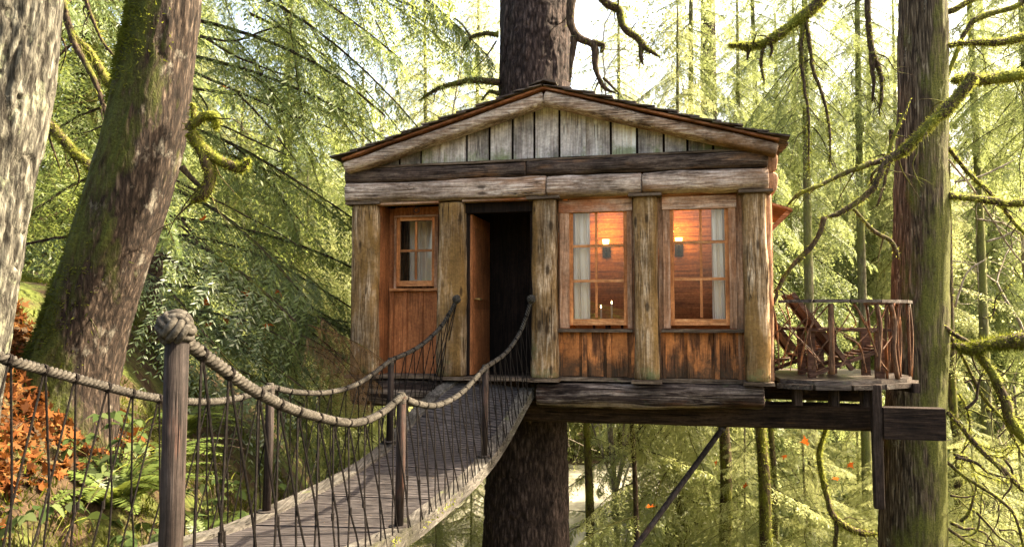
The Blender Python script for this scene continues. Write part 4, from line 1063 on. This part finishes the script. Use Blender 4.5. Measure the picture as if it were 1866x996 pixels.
for pts in (([(1729, 290), (1770, 340), (1800, 390), (1840, 450), (1880, 500)]), ([(1740, 560), (1760, 500), (1800, 470)]), ([(1740, 330), (1790, 320), (1850, 290)]), ([(1800, 440), (1850, 420), (1890, 380)]), ([(1780, 400), (1830, 410), (1880, 440)])):
    limb(ct, [P(x, y, 10.8) for x, y in pts], .016, .01, 0, name='bare_twig', mat='b_pale', lump=.2)
# tangled roots and twigs lower right, each its own branch of the tree
rs = random.Random(5)
for k in range(26):
    x, y = rs.uniform(1725, 1830), rs.uniform(560, 990); pts = [(x, y)]
    a = rs.uniform(-1.0, 1.3)
    for j in range(4):
        x += 34*math.cos(a)*rs.uniform(.5, 1.2); y += 34*math.sin(a)*rs.uniform(.5, 1.3)+6; a += rs.uniform(-.7, .8); pts.append((x, y))
    d = rs.uniform(9.8, 11.5); limb(ct, [P(u, v, d) for u, v in pts], rs.uniform(.010, .028), .006, rs.choice((0, 0, 60, 250)), mat='b_twig', name='twig', lump=.3)
# mossy branch coming in from the top, of a tree overhead
ot = thing('overhead_mossy_limb', 'thick mossy limb sweeping in from the top right of the roof', 'branch', P(1560, -160, 9.0))
limb(ot, [P(x, y, 9.0) for x, y in ((1575, -170), (1530, -60), (1490, 8), (1452, 40), (1410, 68), (1370, 82), (1328, 80))], .085, .04, 1400, name='limb', ln=(.02, .06))
for pts in (([(1392, 78), (1390, 110), (1394, 152)]), ([(1402, 74), (1407, 92), (1404, 104)]), ([(1470, 38), (1476, 80), (1484, 130), (1508, 200), (1512, 260), (1512, 305)]), ([(1366, 84), (1364, 110)]), ([(1466, 40), (1460, 90), (1466, 150), (1474, 220), (1476, 310)])):
    limb(ot, [P(x, y, 9.0) for x, y in pts], .03, .010, 260, name='hanging_stub', mat='b_twig', mmat='moss_d', ln=(.02, .07))
ot2 = thing('hanging_dead_limb', 'dark dead limb hanging straight down left of the cedar trunk', 'branch', P(1580, -120, 9.8))
limb(ot2, [P(x, y, 9.8) for x, y in ((1576, -120), (1582, 0), (1588, 80), (1604, 130), (1606, 172), (1600, 215))], .05, .018, 160, name='limb', mat='b_twig', mmat='moss_d', ln=(.03, .09))
limb(ot2, [P(x, y, 9.8) for x, y in ((1590, 95), (1592, 140), (1588, 190))], .04, .012, 160, name='hanging_stub', mat='b_twig', mmat='moss_d')
limb(ot2, [P(x, y, 9.9) for x, y in ((1625, 235), (1622, 290), (1610, 340), (1598, 380))], .03, .012, 60, name='hanging_stub', mat='b_twig', mmat='moss_d')
# mossy limbs left, between the pale tree and the leaning tree
for pts, r0, r1, ms, lb in (([(90, 36), (150, 84), (205, 150), (250, 196), (300, 240)], .055, .035, 900, 'mossy limb slanting down between the two left trunks near the top'), ([(70, 210), (115, 255), (160, 305), (190, 345), (240, 400)], .055, .04, 900, 'mossy limb slanting down between the two left trunks lower down')):
    e = thing('mossy_limb', lb, 'branch', P(*pts[0], 8.2)); limb(e, [P(x, y, 8.2) for x, y in pts], r0, r1, ms, name='limb', ln=(.02, .06))
    for k in range(3):
        x, y = pts[k]; limb(e, [P(x+10, y+10, 8.2), P(x+30, y+50+random.uniform(-20, 20), 8.3), P(x+20+random.uniform(-20, 30), y+100, 8.4)], .014, .006, 50, mat='b_twig', name='twig')
e = thing('bare_limb', 'thin dark leafless limb crossing behind the left trunks', 'branch', P(108, -20, 7.5))
limb(e, [P(x, y, 7.5) for x, y in ((108, -20), (130, 60), (160, 120), (190, 190), (205, 230))], .035, .02, 60, name='limb', mat='b_twig')
limb(e, [P(x, y, 7.5) for x, y in ((150, -20), (180, 60), (215, 110))], .02, .012, 60, name='twig', mat='b_twig')

# ================================================================== thin trunks below the cabin
def thin_tree(px0, py_top, px1, d, r, label, moss=250, name='slender_tree', top=4.0, lean=0, mat='b_thin'):
    x0 = P(px0, 800, d)[0]; x1 = P(px1, 996, d)[0]; z = th1(x1, d)
    e = thing(name, label, 'tree', (x1, d, z))
    C = spl([(x1, d, z-.2), ((x0+x1)/2+.03, d, z+1.8), (x0, d, z+3.6), (x0-.05, d+.05, z+5.2), (x0+lean, d, top)], 40); R = np.linspace(r*1.15, r*.7, 40)*(1+.3*(fbm(C*3, 3)-.45))
    MB().tube(C, R, 10).build('trunk', M[mat], e, True, world=True)
    if moss:
        f_ = fuzz(C, R, int(moss*8), RNG, (.03, .07), .014, .5); keep = fbm(f_[:, 0]*np.array((3, 3, 1.2)), 3) > .42
        fast_obj('moss_tufts', [(f_[keep]-np.array(e.location), 0)], [M['moss']], e)
    bo = [((x0-x1, 0, zz-z), random.uniform(0, 6.28), random.uniform(.0, .6), random.uniform(.35, .6), 0) for zz in np.linspace(z+1.2, top-.6, 9)]
    pr = crown_parts(MID, bo); fast_obj('crown', pr, [M['needle_y'], M['b_twig']], e)
    return e
thin_tree(1322, 780, 1312, 15.5, .12, 'slender mossy trunk just right of the brace pole', 350, top=3)
thin_tree(1392, 780, 1384, 13.0, .105, 'thicker mossy trunk of the close pair under the beam', 450, top=2)
thin_tree(1408, 780, 1404, 14.2, .06, 'thinner brown trunk of the close pair under the beam', 120, top=2)
thin_tree(1157, 780, 1158, 12.6, .045, 'thin straight brown stem under the beam left of the brace pole', 0, 'sapling', top=-.5, mat='b_twig')
thin_tree(1070, 780, 1075, 17, .09, 'slender mossy trunk right beside the thick spruce base', 260, top=2)
e = thing('curved_mossy_branch', 'bent mossy sapling curving down below the balcony', 'sapling', P(1504, 780, 11.0))
limb(e, [P(x, y, 11.0) for x, y in ((1506, 775), (1494, 820), (1500, 870), (1520, 940), (1560, 966), (1602, 972))], .028, .05, 500, name='stem', ln=(.03, .07))
limb(e, [P(x, y, 11.0) for x, y in ((1524, 945), (1522, 985), (1520, 1040))], .035, .03, 200, name='stem', ln=(.03, .07))
thin_tree(1302, 780, 1300, 21, .30, 'brown trunk far behind right of the roof', 100, 'distant_trunk', top=9, mat='b_twig')
thin_tree(1745, 780, 1742, 16, .10, 'mossy stem behind right of the cedar trunk', 350, top=7)

# ================================================================== the big drooping hemlock on the left, with finely cut boughs
hx, hd = P(262, 500, 11.2)[0], 11.2; hz = th1(hx, hd)
hem = thing('drooping_hemlock', 'large drooping hemlock behind the leaning tree with boughs reaching to the cabin roof', 'tree', (hx, hd, hz))
V = trunk_mb([(0, 0, -.3), (.05, 0, 5), (0, 0, 11)], [.26, .2, .1], 16, .3, .08); V.build('trunk', M['b_twig'], hem, True)
rs = random.Random(21); bo = []
for (px, py, d, az, pi_, s) in [
    (300, -120, 10.8, -.05, .42, 1.55), (340, -60, 10.6, .0, .50, 1.50), (330, 20, 10.4, -.12, .36, 1.60), (380, -40, 11.5, .05, .30, 1.5), (300, 90, 10.6, -.1, .45, 1.45),
    (420, -100, 10.8, -.1, .34, 1.35), (450, 20, 11.4, .1, .42, 1.25), (340, 150, 11.6, .1, .36, 1.4), (290, 220, 10.8, -.05, .5, 1.4), (360, 270, 11.2, .0, .42, 1.25),
    (280, 330, 10.6, -.1, .38, 1.5), (300, 390, 10.9, .05, .3, 1.5), (320, 430, 11.2, .12, .38, 1.35), (260, 400, 10.2, -.22, .40, 1.5), (280, 470, 10.4, -.1, .26, 1.45),
    (300, 520, 10.8, .1, .2, 1.4), (260, 560, 10.2, -.2, .2, 1.35), (420, 500, 11.2, .05, .3, .95), (220, 480, 10.0, -.5, .45, 1.2), (240, 620, 10.4, -.15, .15, 1.4), (320, 620, 11.0, .1, .12, 1.2),
    (200, -40, 10.4, -2.2, .4, 1.2), (180, 60, 11, 2.8, .45, 1.3), (200, 200, 11, 3.0, .4, 1.2), (190, 320, 11.4, 2.9, .4, 1.2), (160, 430, 11, -2.9, .3, 1.2), (250, 0, 10.2, -1.2, .5, 1.1), (250, 240, 10, -1.0, .5, 1.0),
    (500, -120, 10.9, -.05, .25, 1.3), (560, -60, 11.2, .0, .42, 1.05), (620, -90, 11.0, .05, .3, .9), (330, 560, 10.0, -.35, .25, 1.0), (420, 570, 10.8, .0, .2, 1.0)]:
    bo.append((P(px, py, d)-np.array(hem.location), az+rs.uniform(-.2, .2), pi_-.16+rs.uniform(-.12, .12), s, rs.uniform(-.45, .3)))
for k in range(34):                                            # hanging side sprays along the main boughs
    px, py = rs.uniform(330, 720), rs.uniform(-90, 330)
    if py > 430-.55*px+60+160: continue
    bo.append((P(px, py, rs.uniform(10.4, 11.6))-np.array(hem.location), rs.uniform(-.5, .4), rs.uniform(.55, 1.05), rs.uniform(.4, .75), rs.uniform(-.5, .5)))
for k in range(12):
    bo.append((P(rs.uniform(240, 560), rs.uniform(400, 640), rs.uniform(10.0, 11.2))-np.array(hem.location), rs.uniform(-.6, .4), rs.uniform(.3, .9), rs.uniform(.4, .75), rs.uniform(-.5, .5)))
def clear_cabin(parts, par):
    """drop sprays that would grow through the cabin or hang in front of it"""
    out = []
    for arr, m_ in parts:
        c = arr.mean(1)+np.array(par.location)-O; s_ = c@UX; t_ = c@UY
        out.append((arr[~((s_ > -.30) & (t_ < 4.5) & (c[:, 2] < 3.9-.2*np.abs(s_-2.6)))], m_))
    return out
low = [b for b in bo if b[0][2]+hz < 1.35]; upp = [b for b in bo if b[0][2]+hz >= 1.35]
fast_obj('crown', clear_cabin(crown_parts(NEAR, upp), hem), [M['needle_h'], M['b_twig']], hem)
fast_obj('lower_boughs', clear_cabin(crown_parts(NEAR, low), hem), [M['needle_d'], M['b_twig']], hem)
for pts in ([(365, 68), (430, 74), (500, 50), (560, 40)], [(366, 66), (430, 100), (500, 130), (560, 150)], [(352, 130), (430, 165), (520, 205), (620, 240)], [(430, 165), (480, 220), (540, 290)], [(350, 210), (400, 225), (470, 260), (540, 290)], [(310, 320), (360, 350), (420, 378), (500, 420), (580, 470)], [(300, 400), (340, 420), (366, 470)], [(290, 380), (330, 400), (360, 440), (400, 500)], [(280, 450), (320, 480), (350, 530)]):
    limb(hem, [P(x, y, 10.4) for x, y in pts], .022, .007, 0, mat='b_twig', lump=.2)
rb = [(P(px, py, d)-np.array(hem.location), az, pi_, s, rs.uniform(-.4, .4)) for px, py, d, az, pi_, s in [(560, 590, 9.5, .1, .25, .42), (545, 610, 9.5, -.1, .3, .45), (575, 575, 9.5, .0, .5, .38), (550, 630, 9.5, .2, .15, .40), (570, 640, 9.5, -.2, .35, .35)]]
fast_obj('dead_bough', crown_parts(NEAR, rb), [M['rust'], M['b_twig']], hem)['label'] = 'rust brown dead bough'

# ================================================================== conifers behind, one by one
bg_tree('highcrown', 1475, 15.5, .95, 'high crowned conifer with hanging boughs between the cabin and the cedar trunk')
bg_tree('highcrown', 1572, 17.5, 1.0, 'high crowned conifer just left behind the cedar trunk')
bg_tree('highcrown', 1262, 19, 1.0, 'high crowned conifer with hanging boughs above the right roof slope')
bg_tree('highcrown', 1385, 22, 1.1, 'taller high crowned conifer farther back behind the right eave')
bg_tree('highcrown', 1790, 17.5, 1.0, 'high crowned conifer right of the cedar trunk')
bg_tree('highcrown', 1885, 15.5, .95, 'high crowned conifer hanging into the top right corner')
bg_tree('loose', 775, 31, 1.2, 'pale loose conifer behind the left roof slope')
bg_tree('loose', 868, 38, 1.35, 'pale loose conifer just left behind the spruce top')
bg_tree('loose', 1130, 36, 1.3, 'pale loose conifer just right behind the spruce top')
bg_tree('dense', 520, 21, .9, 'dense green conifer standing left behind the cabin wall')
bg_tree('hanging', 330, 26, 1.0, 'weeping conifer behind the dark lower hemlock boughs')
bg_tree('dense', 150, 15, .85, 'green conifer seen between the pale tree and the leaning tree')
bg_tree('loose', 660, 23, .8, 'airy yellow green conifer above the left eave')
bg_tree('loose', 1235, 17.5, .75, 'loose yellow green conifer right above the roof slope')
bg_tree('hanging', 1350, 20, .95, 'weeping conifer behind the mossy overhead limb')
bg_tree('hanging', 1455, 22, 1.0, 'weeping conifer between the cabin and the cedar trunk')
bg_tree('dense', 1590, 26, 1.05, 'dense conifer just left behind the cedar trunk')
bg_tree('loose', 1640, 24, .95, 'pale loose conifer hidden largely by the cedar trunk')
bg_tree('hanging', 1815, 25, 1.1, 'weeping conifer right of the cedar trunk')
bg_tree('dense', 1890, 31, 1.1, 'dense conifer on the right edge')
bg_tree('dense', 1420, 25, 1.0, 'tall conifer far behind the right eave')
for px, d, s, lb in ((1095, 15.0, .30, 'young conifer below the cabin right of the thick trunk'), (1275, 17.5, .36, 'small young conifer below the cabin behind the brace pole'), (1350, 15, .46, 'young conifer beneath the beam between the mossy trunks'),
                     (1460, 14, .50, 'young conifer beneath the balcony left of the bent sapling'), (1555, 18.5, .55, 'young conifer beneath the balcony right of the bent sapling'), (1590, 13.5, .42, 'young conifer at the left foot of the cedar trunk'),
                     (1760, 13, .5, 'young conifer at the right foot of the cedar trunk'), (1850, 14.0, .55, 'young conifer low on the right edge'), (560, 19, .8, 'young conifer below the bridge left of the cabin base'),
                     (430, 19.5, .85, 'young conifer seen through the left bridge netting'), (640, 20, .75, 'young conifer beneath the left corner of the cabin'), (330, 22, .95, 'young conifer far behind the lowest hemlock boughs'), (800, 11.5, .32, 'young conifer under the bridge end'), (860, 16.0, .45, 'young conifer left of the thick trunk base')):
    bg_tree('small', px, d, s*1.15, lb, 'young_conifer')
def bare_tree(px, d, H, label, mat='b_pale', seed=1, leafy=0):
    x = P(px, 500, d)[0]; z = th1(x, d); e = thing('bare_tree', label, 'tree', (x, d, z)); rf = random.Random(seed); mb = MB(); tips = []
    def grow(p, dr, l, r, lev):
        pts = [p]; q = p
        for k in range(4):
            dr = dr+np.array([rf.gauss(0, .13) for _ in range(3)])+np.array((0, 0, .03 if lev < 2 else -.03)); dr = dr/np.linalg.norm(dr); q = q+dr*l/4; pts.append(q)
        mb.tube(spl(pts, 7), np.linspace(r, r*.6, 7), 6 if lev < 2 else 3, cap=False)
        if lev == 4: tips.append(q); return
        for k in range(rf.choice((3, 4, 4)) if lev < 3 else 3):
            i = rf.randrange(1, 5); d2 = dr*rf.uniform(.5, 1.0)+np.array([rf.gauss(0, .62) for _ in range(3)]); d2 /= np.linalg.norm(d2)
            grow(pts[i], d2, l*rf.uniform(.5, .75), r*.5, lev+1)
    p = np.array((0., 0., -.2))
    for k in range(6):
        grow(p, np.array((rf.gauss(0, .15), rf.gauss(0, .15), 1.0)), H*.17, .075*(1-k*.13), 0 if k == 5 else 1)
        if k < 5:
            q = p+np.array((rf.gauss(0, .1), rf.gauss(0, .1), H*.15)); mb.tube([p, (p+q)/2, q], .08*(1-k*.14), 7, cap=False); p = q
    mb.build('branches', M[mat], e, True)
    if leafy:
        n = leafy; T = np.array(tips); c = T[RNG.integers(0, len(T), n)]+RNG.normal(0, .16, (n, 3)); dd = RNG.normal(0, 1, (n, 3)); dd /= np.linalg.norm(dd, axis=1)[:, None]
        sv = np.cross(dd, RNG.normal(0, 1, (n, 3))); sv /= np.linalg.norm(sv, axis=1)[:, None]; l = RNG.uniform(.05, .11, (n, 1))
        fast_obj('leaves', [(np.stack([c, c+dd*l*.5+sv*l*.3, c+dd*l, c+dd*l*.5-sv*l*.3], 1), 0)], [M['needle_y']], e)
    return e
for k, (px, d, H, lf, lb) in enumerate(((800, 20, 15, 4500, 'pale twiggy tree left of the spruce top above the roof'), (1120, 19, 15, 4500, 'pale twiggy tree right of the spruce top above the roof'), (1265, 26, 18, 6000, 'pale twiggy tree farther back above the right roof slope'),
                              (1850, 18, 12, 2500, 'pale twiggy tree tangled right of the cedar trunk'), (700, 28, 19, 6500, 'pale twiggy tree far behind the left eave'), (960, 30, 20, 6500, 'pale twiggy tree directly behind the spruce top'))):
    bare_tree(px, d, H, lb, seed=k+3, leafy=lf)
# the wood beyond the river: one mass
rs = random.Random(33); far = []
for k in range(150):
    y = rs.uniform(34, 78); x = rs.uniform(-.85, .85)*y; px = 933+FPX*x/y
    z = th1(x, y)
    if 700 < px < 1290 and rs.random() < .2: continue
    for (lo, az, pi_, s, ro) in tree_boughs(rs.uniform(13, 20), 46, 3.2, .05, (.1, .7), rs): far.append((np.array(lo)+(x, y, z), az, pi_, s, ro))
fo = fast_obj('far_wood', crown_parts(FAR, far), [M['needle_y'], M['b_twig']]); tag(fo, 'pale far wood on the slope beyond the river', 'wood', kind='stuff')

# ================================================================== bank plants: leaf litter, ferns, broad leaved plant
def leaf_shape(five=True):
    pts = []
    lob = [(-2.35, .55), (-1.95, .35), (-1.35, .85), (-.9, .42), (-.55, .62), (-.32, .45), (0, 1.0), (.32, .45), (.55, .62), (.9, .42), (1.35, .85), (1.95, .35), (2.35, .55), (PI, .2)]
    for a, r in lob: pts.append((r*math.sin(a), r*math.cos(a)+.1, 0))
    return np.array(pts)
LS = leaf_shape()
def litter(n, pos, nrm_jit, size, rng):
    out = np.zeros((n, len(LS), 3))
    for i in range(n):
        s = rng.uniform(*size); a = rng.uniform(0, 2*PI); R = rotm(a, rng.normal(0, nrm_jit), rng.normal(0, nrm_jit))
        v = LS.copy()*s; rr = v[:, 0]**2+v[:, 1]**2; v[:, 2] = rng.uniform(-2.0, 3.0)*rr/s*.35*np.sign(rng.normal())*.6+np.abs(v[:, 0])*rng.uniform(-.3, .6)
        out[i] = v@R.T+pos[i]
    return out
n = 8500; lx_ = RNG.uniform(-6.2, -2.3, n); ly_ = RNG.uniform(3.0, 7.6, n)
dens = fbm(np.stack([lx_*.8, ly_*.8, 0*lx_], 1), 3)+.45*np.clip(-3.5-lx_, -.6, .4) > .40
lx_, ly_ = lx_[dens], ly_[dens]; lz_ = terrain(lx_, ly_)+RNG.uniform(.01, .12, len(lx_))
ll_ = litter(len(lx_), np.stack([lx_, ly_, lz_], 1), .7, (.035, .095), RNG)
tag(fast_obj('fallen_leaves', [(ll_, 0)], [M['maple']]), 'orange brown fallen maple leaves covering the left bank', 'leaves', kind='stuff')
n = 6000; lx_ = RNG.uniform(-7.0, -3.45, n); ly_ = RNG.uniform(3.0, 7.0, n); lz_ = terrain(lx_, ly_)+RNG.uniform(.01, .07, n)
tag(fast_obj('leaf_litter', [(litter(n, np.stack([lx_, ly_, lz_], 1), .65, (.03, .09), RNG), 0)], [M['maple']]), 'deep litter of brown and orange leaves round the tree feet', 'leaves', kind='stuff')
n = 42000; lx_ = RNG.uniform(-8, -2.2, n); ly_ = RNG.uniform(2.5, 11, n); kp = fbm(np.stack([lx_*1.1+9, ly_*1.1, 0*lx_], 1), 4) > .46
lx_, ly_ = lx_[kp], ly_[kp]; b0 = np.stack([lx_, ly_, terrain(lx_, ly_)], 1); dd = RNG.normal(0, .55, b0.shape); dd[:, 2] = 1; dd /= np.linalg.norm(dd, axis=1)[:, None]
sv = np.cross(dd, RNG.normal(0, 1, b0.shape)); sv /= np.linalg.norm(sv, axis=1)[:, None]; l = RNG.uniform(.03, .12, (len(b0), 1))
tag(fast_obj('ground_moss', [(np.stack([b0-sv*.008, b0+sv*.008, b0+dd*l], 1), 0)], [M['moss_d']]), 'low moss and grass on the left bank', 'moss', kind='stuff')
def fern(loc, L, n, label, rng, mat='fern'):
    e = thing('sword_fern', label, 'fern', loc); quads = []; stems = []
    for k in range(n):
        az = k*2.4+rng.uniform(-.3, .3); l = L*rng.uniform(.75, 1.1); up = rng.uniform(.75, 1.25)
        q = np.linspace(0, 1, 34); r = l*(math.cos(up)*q+.45*q**2); z = l*(math.sin(up)*q-.62*q**2.2)
        c = np.stack([r*math.cos(az), r*math.sin(az), z], 1); T = np.gradient(c, axis=0); T /= np.linalg.norm(T, axis=1)[:, None]
        sd = np.array((-math.sin(az), math.cos(az), 0)); nm = np.cross(T, sd)
        w = .17*L*np.sin(np.clip(q*1.05+.06, 0, 1)*PI)**.6*(1-.35*q)
        for sg in (-1, 1):
            d = sd*sg+T*.35+rng.normal(0, .06, T.shape); d[:, 2] -= .18; d /= np.linalg.norm(d, axis=1)[:, None]
            h = T*(.020*L/.9)
            quads.append(np.stack([c, c+d*(w*.4)[:, None]+h, c+d*w[:, None]+h*.2, c+d*(w*.4)[:, None]-h*.6], 1)[2:])
        s_ = np.array((0, 0, .003)); stems.append(np.stack([c[:-1]-s_, c[:-1]+s_, c[1:]+s_, c[1:]-s_], 1))
    fast_obj('fronds', [(np.concatenate(quads), 0)], [M[mat]], e); fast_obj('stalks', [(np.concatenate(stems), 0)], [M['b_twig']], e)
    return e
rg = np.random.default_rng(3)
def on_ground(px, py, lo=3, hi=14):
    """first place where the view through a pixel meets the ground"""
    for y in np.arange(lo, hi, .05):
        q = P(px, py, y)
        if q[2] < th1(q[0], q[1]): return q
    return P(px, py, hi)
for px, y, L, n, lb in ((215, 6.3, 1.0, 26, 'large arching sword fern behind the near rail post'), (275, 7.2, .95, 22, 'second sword fern farther back behind the near rail post'), (250, 5.6, .8, 22, 'sword fern right against the near rail post'), (180, 5.3, .6, 18, 'middle sized fern between the leaf bank and the near rail post'), (330, 8.5, 1.0, 22, 'far sword fern under the lowest hemlock boughs'), (30, 4.2, .55, 16, 'small fern low in the bottom left corner'), (110, 4.4, .55, 16, 'small fern beside the broad leaved plant'), (380, 7.0, .8, 20, 'sword fern below the left rope railing')):
    q = P(px, 700, y); z = th1(q[0], y); fern((q[0], y, z), L, n, lb, rg)
q = P(1225, 960, 20); fern((q[0], 20, th1(q[0], 20)+.4), 1.6, 26, 'dark fern clump on the river bank under the cabin', rg)
def broad_plant(loc, n, size, label, rng, H=.6):
    e = thing('leafy_plant', label, 'plant', loc); out = []; st_ = MB()
    lobe = np.array([(0, 0), (.22, .18), (.30, .42), (.20, .75), (0, 1.05), (-.20, .75), (-.30, .42), (-.22, .18)])
    for k in range(n):
        a = rng.uniform(0, 6.28); r = abs(rng.normal(0, .26)); h = rng.uniform(.25, 1)*H; tip = np.array((r*math.cos(a)*1.6, r*math.sin(a)*1.6, h))
        st_.tube(spl([(r*.2*math.cos(a), r*.2*math.sin(a), -.1), tip*.6+np.array((0, 0, h*.2)), tip], 5), .0035, 4)
        for j in range(3):
            s = size*rng.uniform(.6, 1.2); R = rotm(a+(j-1)*1.1+rng.normal(0, .2), rng.normal(.25, .3), rng.normal(0, .4))
            v = np.stack([lobe[:, 1]*s, lobe[:, 0]*s*1.15, np.abs(lobe[:, 0])*s*.4-.25*s*lobe[:, 1]**2], 1); out.append(v@R.T+tip)
    fast_obj('leaves', [(np.array(out), 0)], [M['broad']], e); st_.build('stems', M['b_twig'], e)
for px, y, n, s, H, lb in ((150, 4.5, 46, .13, .55, 'broad leaved green plant with pale leaves beside the near rail post'), (225, 5.0, 30, .12, .5, 'broad leaved plant nearer the bridge kerb'), (60, 5.2, 18, .12, .45, 'sparse broad leaved plant among the orange leaves'), (330, 6.2, 30, .10, .5, 'leafy shrub against the left kerb of the bridge'), (265, 5.8, 34, .10, .5, 'leafy shrub behind the foot of the near rail post'), (200, 6.6, 34, .11, .6, 'taller leafy shrub below the leaning tree'), (400, 7.4, 30, .10, .6, 'leafy shrub under the hemlock beside the bridge')):
    q = P(px, 900, y); broad_plant((q[0], y, th1(q[0], y)), n, s, lb, rg, H)
# moss mound at the foot of the leaning tree
C = MC[:14]; 
# orange leaves caught in the hemlock boughs
first = None
for px, py, d in ((510, 530, 9.9), (372, 548, 9.8), (440, 590, 9.8), (488, 590, 9.9), (285, 685, 9.7), (400, 470, 9.9), (412, 160, 9.9), (370, 400, 9.7), (455, 535, 9.9), (478, 620, 9.9), (380, 590, 9.8), (410, 580, 9.8)):
    o = fast_obj('caught_leaf', [(litter(1, [np.zeros(3)], .9, (.085, .12), RNG), 0)], [M['maple_r']]); o.location = tuple(P(px, py, d))
    tag(o, 'orange maple leaf caught in the dark hemlock boughs', 'leaf', 'orange leaves caught in the hemlock boughs')

# ================================================================== hazy air of the valley
def haze():
    t = NT('hazy air'); v = t.n('ShaderNodeVolumePrincipled', {'Color': (.97, .96, .88, 1), 'Density': HAZE, 'Anisotropy': .45})
    v.inputs['Density Attribute'].default_value = ''
    t.t.links.new(v.outputs[0], t.out.inputs['Volume']); return t.m
HAZE = 0
if HAZE:
    tag(MB().box((-90, -20, -9), (100, 118, 48)).build('haze', haze()), 'thin pale haze filling the valley', 'haze', kind='stuff')
for px, py, d in ((1470, 805, 13.2), (1500, 770, 13.4), (1432, 830, 13.2), (1548, 845, 13.6), (1525, 870, 13.4), (1182, 925, 12.4), (1306, 840, 14.6), (1356, 885, 14.0)):
    o = fast_obj('caught_leaf', [(litter(1, [np.zeros(3)], .9, (.09, .14), RNG), 0)], [M['maple_r']]); o.location = tuple(P(px, py, d))
    tag(o, 'orange maple leaf caught in the young conifers below the treehouse', 'leaf', 'orange leaves caught below the treehouse')
# ================================================================== light, sky, camera
SUN_EL, SUN_AZ = math.radians(42), math.radians(76)             # azimuth measured from straight ahead towards the right
sd = Vector((math.sin(SUN_AZ)*math.cos(SUN_EL), math.cos(SUN_AZ)*math.cos(SUN_EL), math.sin(SUN_EL)))
L = bpy.data.lights.new('sun', 'SUN'); L.energy = 5.0; L.angle = math.radians(.5); L.color = (1.0, .93, .80)
so = bpy.data.objects.new('sun', L); COL.objects.link(so); so.rotation_euler = (-sd).to_track_quat('-Z', 'Y').to_euler(); so.location = (20, 20, 30)
w = bpy.data.worlds.new('World'); S.world = w; w.use_nodes = True
nt = w.node_tree; bgn = nt.nodes['Background']
sky = nt.nodes.new('ShaderNodeTexSky'); sky.sky_type = 'NISHITA'; sky.sun_disc = False; sky.sun_elevation = SUN_EL; sky.sun_rotation = SUN_AZ
sky.air_density = 1.0; sky.dust_density = 6.0; sky.ozone_density = .6
nt.links.new(sky.outputs[0], bgn.inputs[0]); bgn.inputs[1].default_value = .15
cam = bpy.data.cameras.new('camera'); cam.sensor_width = 36; cam.lens = 36*FPX/1866; cam.clip_end = 600; cam.clip_start = .05
co = bpy.data.objects.new('camera', cam); COL.objects.link(co); co.location = (0, 0, 0); co.rotation_euler = (PI/2+TH, 0, 0)
S.camera = co
vs = S.view_settings; vs.view_transform = 'Standard'; vs.look = 'None'; vs.gamma = 1; vs.use_curve_mapping = False
vs.exposure = 2.55
try:
    vs.use_white_balance = True; vs.white_balance_temperature = 7700; vs.white_balance_tint = 8
except Exception: pass
S.render.engine = 'CYCLES'; S.cycles.use_denoising = True
S.cycles.max_bounces = 8; S.cycles.volume_bounces = 1; S.cycles.diffuse_bounces = 4; S.cycles.transmission_bounces = 4; S.cycles.transparent_max_bounces = 8
S.cycles.caustics_reflective = False; S.cycles.caustics_refractive = False; S.cycles.sample_clamp_indirect = 6
